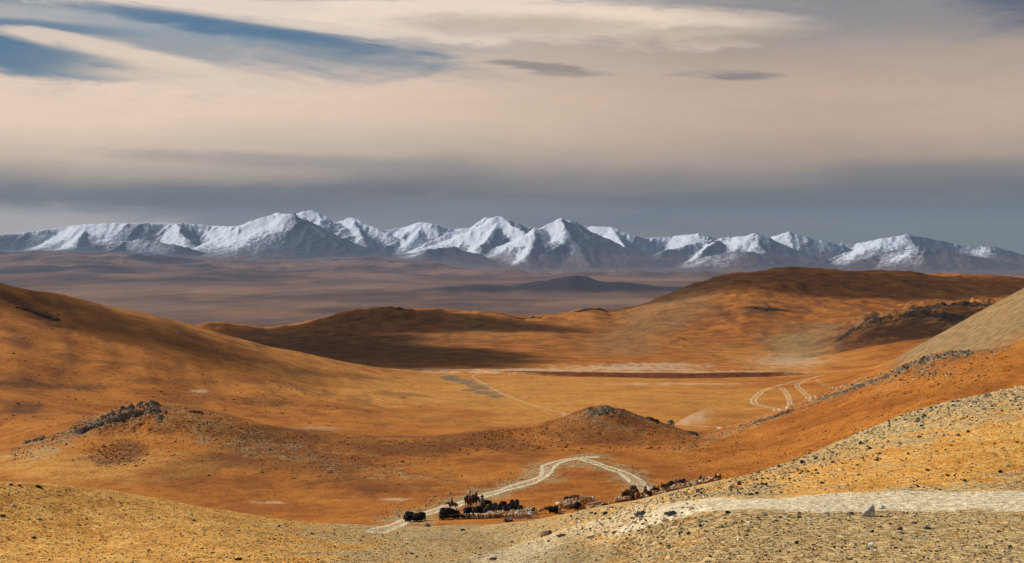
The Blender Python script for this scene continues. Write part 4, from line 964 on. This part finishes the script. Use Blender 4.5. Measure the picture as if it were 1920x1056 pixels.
hull_stone(1630, 968, 34, [(-.5, -.2, -.1), (-.48, -.25, .14), (-.1, -.3, -.1), (.3, -.25, -.1), (.32, .3, -.1), (-.4, .3, -.1), (-.3, .1, .30), (.10, -.12, .62), (.20, .05, .70), (.30, .2, .45), (.0, .2, .58), (.26, -.22, .30)], 'bleached', 'big pale wedge shaped boulder beside the gravel road with a dark underside')
c1f = curve(CREST1, 5)
def strew(n, fx, fy, wr, mats, where, flat=.9):
    for _ in range(n):
        x = fx(); y = fy(x); mt = random.choice(mats)
        w = random.uniform(*wr)*.86*math.exp(random.gauss(0, .22))
        word = dict(grey='grey', dark='dark', pale='whitish', brown='brown', tan='tan')[mt]
        stone(x, y, w, mt, f'{word} stone {where}', 'stone', flat*random.uniform(.7, 1.3))
uni = random.uniform
strew(72, lambda: uni(1380, 1920), lambda x: c1f(x)+abs(random.gauss(3, 13)), (6, 11), ['grey', 'dark', 'grey', 'tan', 'pale'], 'in the rubble along the crest of the right slope')
strew(40, lambda: uni(1400, 1920), lambda x: uni(c1f(x)+25, 915), (5, 9), ['dark', 'grey', 'dark', 'tan'], 'scattered on the golden right slope above the road')
strew(48, lambda: uni(1100, 1500), lambda x: uni(962, 1003), (6, 12), ['grey', 'dark', 'pale', 'brown', 'grey'], 'in the rubble between the road and the bank, left of the pale wedge')
strew(40, lambda: uni(1500, 1920), lambda x: uni(972, 1052), (6, 12), ['grey', 'dark', 'grey', 'brown', 'pale'], 'on the gravelly ground below the road at the lower right')
strew(20, lambda: uni(1060, 1330), lambda x: c1f(x)+uni(4, 16), (6, 10), ['grey', 'pale', 'dark'], 'in the grey band of rubble along the crest below the flocks')
strew(26, lambda: uni(0, 600), lambda x: uni(c1f(x)+4, 1050), (5, 9), ['dark', 'grey', 'pale', 'brown'], 'scattered on the golden slope at the lower left')
strew(14, lambda: uni(620, 1060), lambda x: uni(c1f(x)+6, 1050), (5, 10), ['dark', 'grey', 'pale'], 'on the pebbly ground at the bottom middle')

# countless small stones
gm, t, out = new_mat('gravel_stone')
ri = t.node('ShaderNodeNewGeometry').outputs['Random Per Island']
c = t.ramp(ri, [(0, (.03, .025, .02, 1)), (.22, (.055, .045, .035, 1)), (.30, (.11, .09, .065, 1)), (.4, (.24, .20, .12, 1)), (.7, (.36, .29, .17, 1)), (.92, (.48, .38, .23, 1)), (1, (.70, .62, .48, 1))], 'LINEAR')
finish(t, out, c, .95)
def gravel_field(name, samples, sub=1):
    """samples: list of (px, py, width in metres)"""
    V_, F_ = [], []; base = 0
    sets = [stone_arrays(40+i, sub, .6) for i in range(8)]
    for (x, y, w) in samples:
        g = ground_at(x, y); v, f = sets[random.randrange(8)]
        a = random.uniform(0, 6.28); ca, sa = math.cos(a), math.sin(a); b = random.uniform(-.4, .4)
        q = np.stack([v[:, 0]*ca-v[:, 1]*sa, v[:, 0]*sa+v[:, 1]*ca, v[:, 2]+v[:, 0]*b], 1)*w*np.array([1, 1, random.uniform(.7, 1.5)])
        V_.append(q+np.array([g.x, g.y, g.z+.12*w])); F_.append(f+base); base += len(v)
    o = link(name, mesh_from(name, np.concatenate(V_), np.concatenate(F_), None, gm, False)); tag(o, kind='stuff'); return o
sm = []
def lnw(m): return .72*m*math.exp(random.gauss(0, .45))
for _ in range(2900): x = uni(1080, 1960); sm.append((x, c1f(x)+abs(random.gauss(0, 30))+.5, lnw(.34)))
for _ in range(1500): x = uni(1250, 1960); sm.append((x, uni(c1f(x), 930), lnw(.28)))
for _ in range(2600): sm.append((uni(1040, 1960), uni(962, 1056), lnw(.22)))
for _ in range(900): sm.append((uni(1200, 1960), random.choice((958, 950, 966))+random.gauss(0, 7)-(14 if random.random() < .5 else 0), lnw(.16)))
for _ in range(1300): x = uni(0, 640); sm.append((x, uni(c1f(x)+1, 1056), lnw(.20)))
for _ in range(1900): x = uni(480, 1100); sm.append((x, uni(c1f(x)+1, 1056), lnw(.20)))
for _ in range(3200): x = uni(-20, 700); sm.append((x, uni(c1f(x)+1, 1056), lnw(.12)))
for _ in range(3600): x = uni(1000, 1960); sm.append((x, uni(max(c1f(x), 700)+2, 1056), lnw(.14)))
for _ in range(1600): x = uni(600, 1100); sm.append((x, uni(c1f(x)+1, 1056), lnw(.16)))
rdy = lambda x: np.interp(x, [1225, 1300, 1400, 1520, 1640, 1760, 1920], [962, 952, 946, 941, 938, 940, 938])
sm = [q for q in sm if q[1] >= c1f(q[0]) and not (q[0] > 1225 and abs(q[1]-rdy(q[0])) < 15+.01*(q[0]-1225) and random.random() < .86)]
gravel_field('gravel', sm)
c2f = curve(CREST2, 5)
sm = []
for _ in range(900): x = uni(700, 980); sm.append((x, np.interp(x, [700, 850, 980], [985, 940, 900])-abs(random.gauss(0, 16)), lnw(.30)))
for _ in range(700): x = uni(1030, 1220); sm.append((x, np.interp(x, [1030, 1090, 1220], [905, 868, 900])+random.gauss(0, 14), lnw(.28)))
for _ in range(1300): x = uni(1300, 1900); sm.append((x, c2f(x)+abs(random.gauss(0, 8))+.5, lnw(.5)))
for _ in range(1500): x = uni(1250, 1900); y0 = c2f(x) if x > 1320 else 840; sm.append((x, uni(y0, min(c1f(x), 930)), lnw(.22)))
for _ in range(900): x = uni(20, 320); sm.append((x, c2f(x)+abs(random.gauss(0, 14))+.5, lnw(.45)))
for _ in range(1300): x = uni(320, 640); sm.append((x, c2f(x)+np.interp(x, [320, 640], [4, 60])+random.gauss(0, 14), lnw(.34)))
for _ in range(1300): x = uni(880, 1310); sm.append((x, uni(c2f(x)+1, 842), lnw(.36)))
for _ in range(420): sm.append((1745+random.gauss(0, 45), 702+random.gauss(0, 8), lnw(.55)))
gravel_field('scree', sm)

# tufts of dry grass and low heath tussocks
tm_, t, out = new_mat('dry_grass')
ri = t.node('ShaderNodeNewGeometry').outputs['Random Per Island']
finish(t, out, t.ramp(ri, [(0, (.20, .095, .022, 1)), (.3, (.36, .17, .035, 1)), (.6, (.54, .29, .06, 1)), (1, (.74, .48, .15, 1))], 'LINEAR'), .95)
hm2, t, out = new_mat('heath')
ri = t.node('ShaderNodeNewGeometry').outputs['Random Per Island']
finish(t, out, t.ramp(ri, [(0, (.085, .032, .010, 1)), (.4, (.17, .058, .012, 1)), (.75, (.28, .095, .016, 1)), (1, (.42, .16, .025, 1))], 'LINEAR'), .95)
def tuft_field(name, samples, mat, squash):
    V_, F_ = [], []; base = 0
    a = np.arange(6)*math.pi/3
    for (x, y, w) in samples:
        g = ground_at(x, y); r = w*.5*(1+.5*np.random.default_rng(base).normal(size=6)).clip(.4, 1.6)
        ring = np.stack([np.cos(a)*r, np.sin(a)*r, np.full(6, -.06*w)], 1)
        mid = np.stack([np.cos(a+.4)*r*.85, np.sin(a+.4)*r*.85, w*squash*(.55+.4*np.cos(a*2+x))], 1)
        q = np.concatenate([ring, mid, [[random.uniform(-.15, .15)*w, random.uniform(-.15, .15)*w, w*squash]]])
        V_.append(q+np.array(g)); i = np.arange(6); j = (i+1) % 6
        F_.append(np.concatenate([np.stack([i, j, j+6], 1), np.stack([i, j+6, i+6], 1), np.stack([i+6, j+6, np.full(6, 12)], 1)])+base); base += 13
    o = link(name, mesh_from(name, np.concatenate(V_), np.concatenate(F_), None, mat, False)); tag(o, kind='stuff')
sm = []
for _ in range(4200): x = uni(-30, 760); sm.append((x, uni(c1f(x)+1, 1060), .12*math.exp(random.gauss(0, .35))))
for _ in range(4600): x = uni(1150, 1960); sm.append((x, uni(c1f(x)+2, 1060), .12*math.exp(random.gauss(0, .35))))
for _ in range(1500): x = uni(700, 1250); sm.append((x, uni(c1f(x)+2, 1060), .11*math.exp(random.gauss(0, .35))))
sm = [q for q in sm if not (q[0] > 1230 and 918 < q[1] < 965)]
tuft_field('grass', sm, tm_, .55)
sm = []
for _ in range(2600): x = uni(880, 1310); sm.append((x, uni(c2f(x)+1, 846), .34*math.exp(random.gauss(0, .4))))
for _ in range(3600): x = uni(180, 960); sm.append((x, c2f(x)+1+abs(random.gauss(0, .45))*np.interp(x, [180, 300, 600, 960], [40, 120, 110, 30]), .32*math.exp(random.gauss(0, .4))))
for _ in range(1200): x = uni(1300, 1900); sm.append((x, uni(c2f(x)+1, min(c1f(x), 900)), .24*math.exp(random.gauss(0, .4))))
for _ in range(260): sm.append((215+random.gauss(0, 32), 850+random.gauss(0, 12), .45*math.exp(random.gauss(0, .4))))
for _ in range(6500):
    x = uni(-30, 900)
    if random.random() < sstep(x, 450, 880): continue
    y = uni(float(np.interp(x, [0, 400, 900], [545, 635, 712])), float(np.interp(x, [0, 280, 600, 900], [830, 750, 800, 800])))
    sm.append((x, y, .36*math.exp(random.gauss(0, .5)))) if fbm(np.array([x/70.0]), np.array([y/22.0]), 3, 801)[0] > random.gauss(-.05, .25) else None
for _ in range(2600):
    x = uni(1290, 1900); sm.append((x, uni(c2f(x)+1, min(c1f(x), 900)), .26*math.exp(random.gauss(0, .4))))
tuft_field('tussocks', sm, hm2, .36)

# ---------------------------------------------------------------- rock outcrops
om = STM
def outcrop(line, n, jit, wr, mat, label, hgt=1.0):
    """a crag breaking out of the slope along a line: one continuous broken surface, its skirts under the soil"""
    P = [ground_at(*q) for q in line]; g0 = P[len(P)//2]
    P = [q for q in P if abs(q.y-g0.y) < g0.y*.10] or [g0]
    if len(P) == 1: P = [P[0]-Vector((jit[0]*g0.y/F, 0, 0)), P[0]+Vector((jit[0]*g0.y/F, 0, 0))]
    half = max(jit[0]*1.3*g0.y/F, wr*1.2)
    x0, x1 = min(q.x for q in P)-half*1.5, max(q.x for q in P)+half*1.5; y0, y1 = min(q.y for q in P)-half*2.2, max(q.y for q in P)+half*2.2
    st_ = max(wr*.16, (x1-x0)/150, .16); nx = max(int((x1-x0)/st_), 8); ny = max(int((y1-y0)/st_/1.4), 8); ny = min(ny, 160)
    X, Y = np.meshgrid(np.linspace(x0, x1, nx), np.linspace(y0, y1, ny))
    d = np.full(X.shape, 1e9)
    for p_, q_ in zip(P[:-1], P[1:]):
        ex, ey = q_.x-p_.x, (q_.y-p_.y); L2 = ex*ex+ey*ey+1e-6
        tt = np.clip(((X-p_.x)*ex+(Y-p_.y)*ey)/L2, 0, 1); d = np.minimum(d, np.hypot(X-p_.x-tt*ex, (Y-p_.y-tt*ey)*.7))
    sd_ = random.randrange(100)
    big = fbm(X/(wr*2.6), Y/(wr*3.4), 3, 700+sd_)
    m_ = 1-d/half+big*1.1
    cells = ridged(X/(wr*1.1)+.4*big, Y/(wr*1.6), 4, 720+sd_)-.75
    strat = np.floor((X*.8+Y*.3+fbm(X/wr, Y/wr, 2, 740+sd_)*wr)/(wr*.55)); strat = (np.sin(strat*12.9898+sd_)*43758.5453) % 1.0
    hh = np.clip(m_, 0, .9)*wr*.55*hgt+(cells*.55+strat*.6)*wr*.42*hgt*sstep(m_, .05, .5)
    zz = np.array([[height(float(a_), float(b_)) for a_, b_ in zip(r0, r1)] for r0, r1 in zip(X, Y)])
    zz = zz+np.where(m_ > 0, hh-.05*wr, -.10*wr+np.maximum(m_, -.6)*wr*.5)
    V_ = np.stack([X, Y, zz], -1).reshape(-1, 3)-np.array(g0)
    o = link('rock_outcrop', mesh_from('rock_outcrop', V_, grid_faces(ny, nx), None, STM[mat], False)); o.location = g0
    return tag(o, label, 'rock outcrop', 'rock outcrops on the hills')
outcrop([(150, 810), (185, 796), (215, 785), (250, 775), (290, 768)], 150, (9, 6), 1.5, 'crag', 'jagged dark outcrop along the flank of the left knoll')
outcrop([(155, 806), (200, 786), (245, 770), (290, 775), (300, 790)], 60, (3, 4), .7, 'crag', 'pale broken rock mixed in the jagged crest of the left knoll')
outcrop([(232, 768), (262, 758), (285, 757)], 30, (5, 2), 1.4, 'crag', 'small dark crags on the very top of the left knoll')
outcrop([(50, 830), (75, 823)], 16, (5, 2), 1.1, 'crag', 'low dark ledge at the lower left end of the left knoll')
outcrop([(362, 773), (376, 775)], 9, (3, 1), .9, 'ledge', 'dark rock knob on the right shoulder of the left knoll')
outcrop([(1105, 772), (1125, 776), (1145, 768)], 40, (8, 5), 1.1, 'crag', 'dark rocks on top of the small dark knoll')
outcrop([(1218, 786), (1234, 791)], 14, (3, 1), 1.3, 'ledge', 'dark ledge half way down the right side of the small dark knoll')
outcrop([(1294, 812), (1303, 816)], 8, (2, 1), 1.2, 'ledge', 'dark rock at the right foot of the small dark knoll')
outcrop([(1690, 690), (1730, 674), (1780, 664), (1815, 662)], 170, (10, 5), 1.2, 'crag', 'brown rocky cap on the shoulder of the orange slope')
outcrop([(1540, 748), (1580, 738), (1620, 722), (1660, 708)], 90, (9, 3), 1.1, 'crag', 'line of brown ledges along the edge of the orange slope')
outcrop([(1420, 792), (1450, 784), (1480, 772)], 60, (7, 3), 1.1, 'brown', 'lowest rocky ledge on the edge of the orange slope')
outcrop([(40, 578), (75, 590), (105, 601)], 60, (6, 2), 2.2, 'ledge', 'long dark rock ledge high on the big left hill', .55)
outcrop([(715, 578), (733, 577), (750, 580)], 30, (6, 1), 3.6, 'ledge', 'dark rocks on the summit of the shaded ridge', .55)
outcrop([(1085, 584), (1112, 580), (1135, 584)], 36, (8, 1.5), 4.0, 'ledge', 'dark rocks on the low saddle left of the big right hill', .55)
outcrop([(975, 598), (990, 597), (1010, 596)], 20, (6, 1), 3.4, 'ledge', 'small dark rocks in the dip of the shaded ridge', .55)
outcrop([(1410, 578), (1440, 581), (1465, 582)], 60, (9, 3), 5.0, 'ledge', 'dark crag in the middle of the big right hill', .55)
outcrop([(1440, 505), (1455, 504)], 10, (4, 1), 5.0, 'brown', 'rocky top of the big right hill', .55)
outcrop([(1570, 640), (1590, 625), (1620, 605), (1640, 597)], 70, (8, 4), 3.6, 'ledge', 'dark rocky edge at the left end of the far spur', .3)
outcrop([(1650, 596), (1720, 590), (1800, 600), (1850, 610)], 90, (20, 7), 3.2, 'ledge', 'dark broken ledges along the far spur', .3)
outcrop([(1730, 577), (1760, 574), (1850, 572)], 40, (14, 2), 3.0, 'ledge', 'dark rocks on the skyline of the far spur', .3)

# ---------------------------------------------------------------- the car and its dust
def paint(name, c, rough, spec=.5): return plain_mat(name, c, rough, spec)
CARB = paint('dark_paint', (.020, .022, .028, 1), .35); CARW = paint('white_paint', (.62, .62, .62, 1), .4); GLASS = paint('window_glass', (.05, .06, .075, 1), .08, .6)
RUB = paint('tyre_rubber', (.015, .015, .015, 1), .9); STEEL = paint('steel', (.35, .35, .36, 1), .4); LAMP = paint('lamp_glass', (.7, .7, .66, 1), .2)
def prism(name, prof, y0, y1, m, bev=.05, inset=0):
    b = bmesh.new()
    A = [b.verts.new((x, y0, z)) for x, z in prof]; B_ = [b.verts.new((x, y1, z)) for x, z in prof]; n = len(prof)
    b.faces.new(A); b.faces.new(B_[::-1])
    for k in range(n): b.faces.new((A[k], B_[k], B_[(k+1) % n], A[(k+1) % n]))
    bmesh.ops.recalc_face_normals(b, faces=b.faces)
    if bev: bmesh.ops.bevel(b, geom=b.edges[:], offset=bev, segments=2, affect='EDGES')
    me = bpy.data.meshes.new(name); b.to_mesh(me); b.free(); me.materials.append(m)
    return me
cu = (1257-960)/F; g = Vector((cu*600, 600, height(cu*600, 600)))
car = empty('car', g, math.atan2(-.86, -.5)); tag(car, 'dark off-road car with a loaded roof driving ahead of a plume of dust', 'car')
link('body', prism('body', [(-2.0, .45), (2.05, .45), (2.1, .95), (1.95, 1.08), (.95, 1.14), (.50, 1.72), (-1.90, 1.76), (-2.06, 1.1)], -.86, .86, CARB), car)
link('windscreen', prism('windscreen', [(.955, 1.17), (.985, 1.16), (.545, 1.70), (.515, 1.70)], -.72, .72, GLASS, 0), car)
for s in (-.868, .868):
    w_ = link('side_window', prism('side_window', [(.72, 1.17), (.42, 1.60), (-.45, 1.62), (-.45, 1.17)], s-.012, s+.012, GLASS, 0), car)
    link('side_window', prism('side_window', [(-.58, 1.17), (-.58, 1.62), (-1.70, 1.63), (-1.80, 1.17)], s-.012, s+.012, GLASS, 0), car)
def disc(name, r, w, m, n=20):
    b = bmesh.new(); bmesh.ops.create_cone(b, cap_ends=True, segments=n, radius1=r, radius2=r, depth=w); bmesh.ops.rotate(b, matrix=Matrix.Rotation(math.pi/2, 3, 'X'), verts=b.verts)
    bmesh.ops.bevel(b, geom=b.edges[:], offset=w*.12, segments=2, affect='EDGES'); me = bpy.data.meshes.new(name); b.to_mesh(me); b.free(); me.materials.append(m); return me
TY, RI = disc('tyre', .40, .24, RUB), disc('rim', .22, .27, STEEL)
for x in (-1.3, 1.35):
    for y in (-.80, .80):
        wh = empty('wheel', (x, y, .40), 0); wh.parent = car
        link('tyre', TY, wh); link('rim', RI, wh)
for y in (-.62, .62):
    hl = link('headlight', disc('headlight', .12, .06, LAMP, 16), car); hl.location = (2.09, y, .86); hl.rotation_euler = (0, 0, math.pi/2)
link('bumper', box_mesh('bumper', [(2.14, 0, .52, .12, 1.7, .16)], CARW, .03), car)
link('hood_glint', box_mesh('hood_glint', [(1.45, 0, 1.125, .85, 1.3, .03)], CARW, .01), car)  # white plate painted in for the bright reflection off the windscreen
rr = link('roof_rack', box_mesh('roof_rack', [(-.7, .70, 1.83, 2.1, .05, .06), (-.7, -.70, 1.83, 2.1, .05, .06), (.3, 0, 1.83, .05, 1.4, .06), (-1.7, 0, 1.83, .05, 1.4, .06)], STEEL, .01), car)
load = link('luggage', box_mesh('luggage', [(-.2, .25, 2.08, .9, .7, .42), (-1.15, -.1, 2.02, .9, 1.1, .32), (-.3, -.40, 2.0, .7, .5, .28), (-1.2, .2, 2.26, .6, .6, .2)], PACKM, .08)); load.location = car.location; load.rotation_euler = car.rotation_euler
tag(load, 'dark bundles tied on the roof of the dusty off-road car', 'luggage')
dm, t, out = new_mat('dust')
tcn = t.node('ShaderNodeTexCoord').outputs['Generated']; sp = t.node('ShaderNodeSeparateXYZ'); t.l.new(tcn, sp.inputs[0])
nn = t.noise(t.node('ShaderNodeTexCoord').outputs['Object'], .22, 4, .6)
den = t.mul(t.ss(nn, .34, .66), t.m('POWER', t.m('SUBTRACT', 1.0, sp.outputs[0], clamp=True), 1.5), .34)
pv = t.node('ShaderNodeVolumePrincipled'); pv.inputs['Color'].default_value = (1.0, .84, .62, 1); t.put(pv.inputs['Density'], den); pv.inputs['Anisotropy'].default_value = 0.0
t.l.new(pv.outputs[0], out.inputs['Volume'])
v, f = ICO[4]
L = (v[:, 0]+1)/2
w = np.stack([L*26, v[:, 1]*(1.2+4.0*L), (.3+L*4.0)+v[:, 2]*(.9+L*3.6)], 1)*(1+.12*fbm(v[:, 0]*3, v[:, 1]*3+v[:, 2]*3, 3, 600))[:, None]
du = link('dust', mesh_from('dust', w, f, None, dm)); back = Vector((.82, .5, 0)).normalized()
du.location = car.location+back*1.6; du.rotation_euler = (0, 0, math.atan2(back.y, back.x)); tag(du, kind='stuff')
# ---------------------------------------------------------------- air
hb = bmesh.new(); bmesh.ops.create_cube(hb, size=1.0)
bmesh.ops.scale(hb, vec=(62000, 54500, 2150), verts=hb.verts); bmesh.ops.translate(hb, vec=(0, 25250, 395), verts=hb.verts)
hm_ = bpy.data.meshes.new('haze'); hb.to_mesh(hm_); hb.free()
mm, t, out = new_mat('air')
pv = t.node('ShaderNodeVolumePrincipled'); pv.inputs['Color'].default_value = (.44, .61, .92, 1); pv.inputs['Density'].default_value = 0.88e-5; pv.inputs['Anisotropy'].default_value = 0.0
t.l.new(pv.outputs[0], out.inputs['Volume']); hm_.materials.append(mm)
tag(link('haze', hm_), kind='stuff')
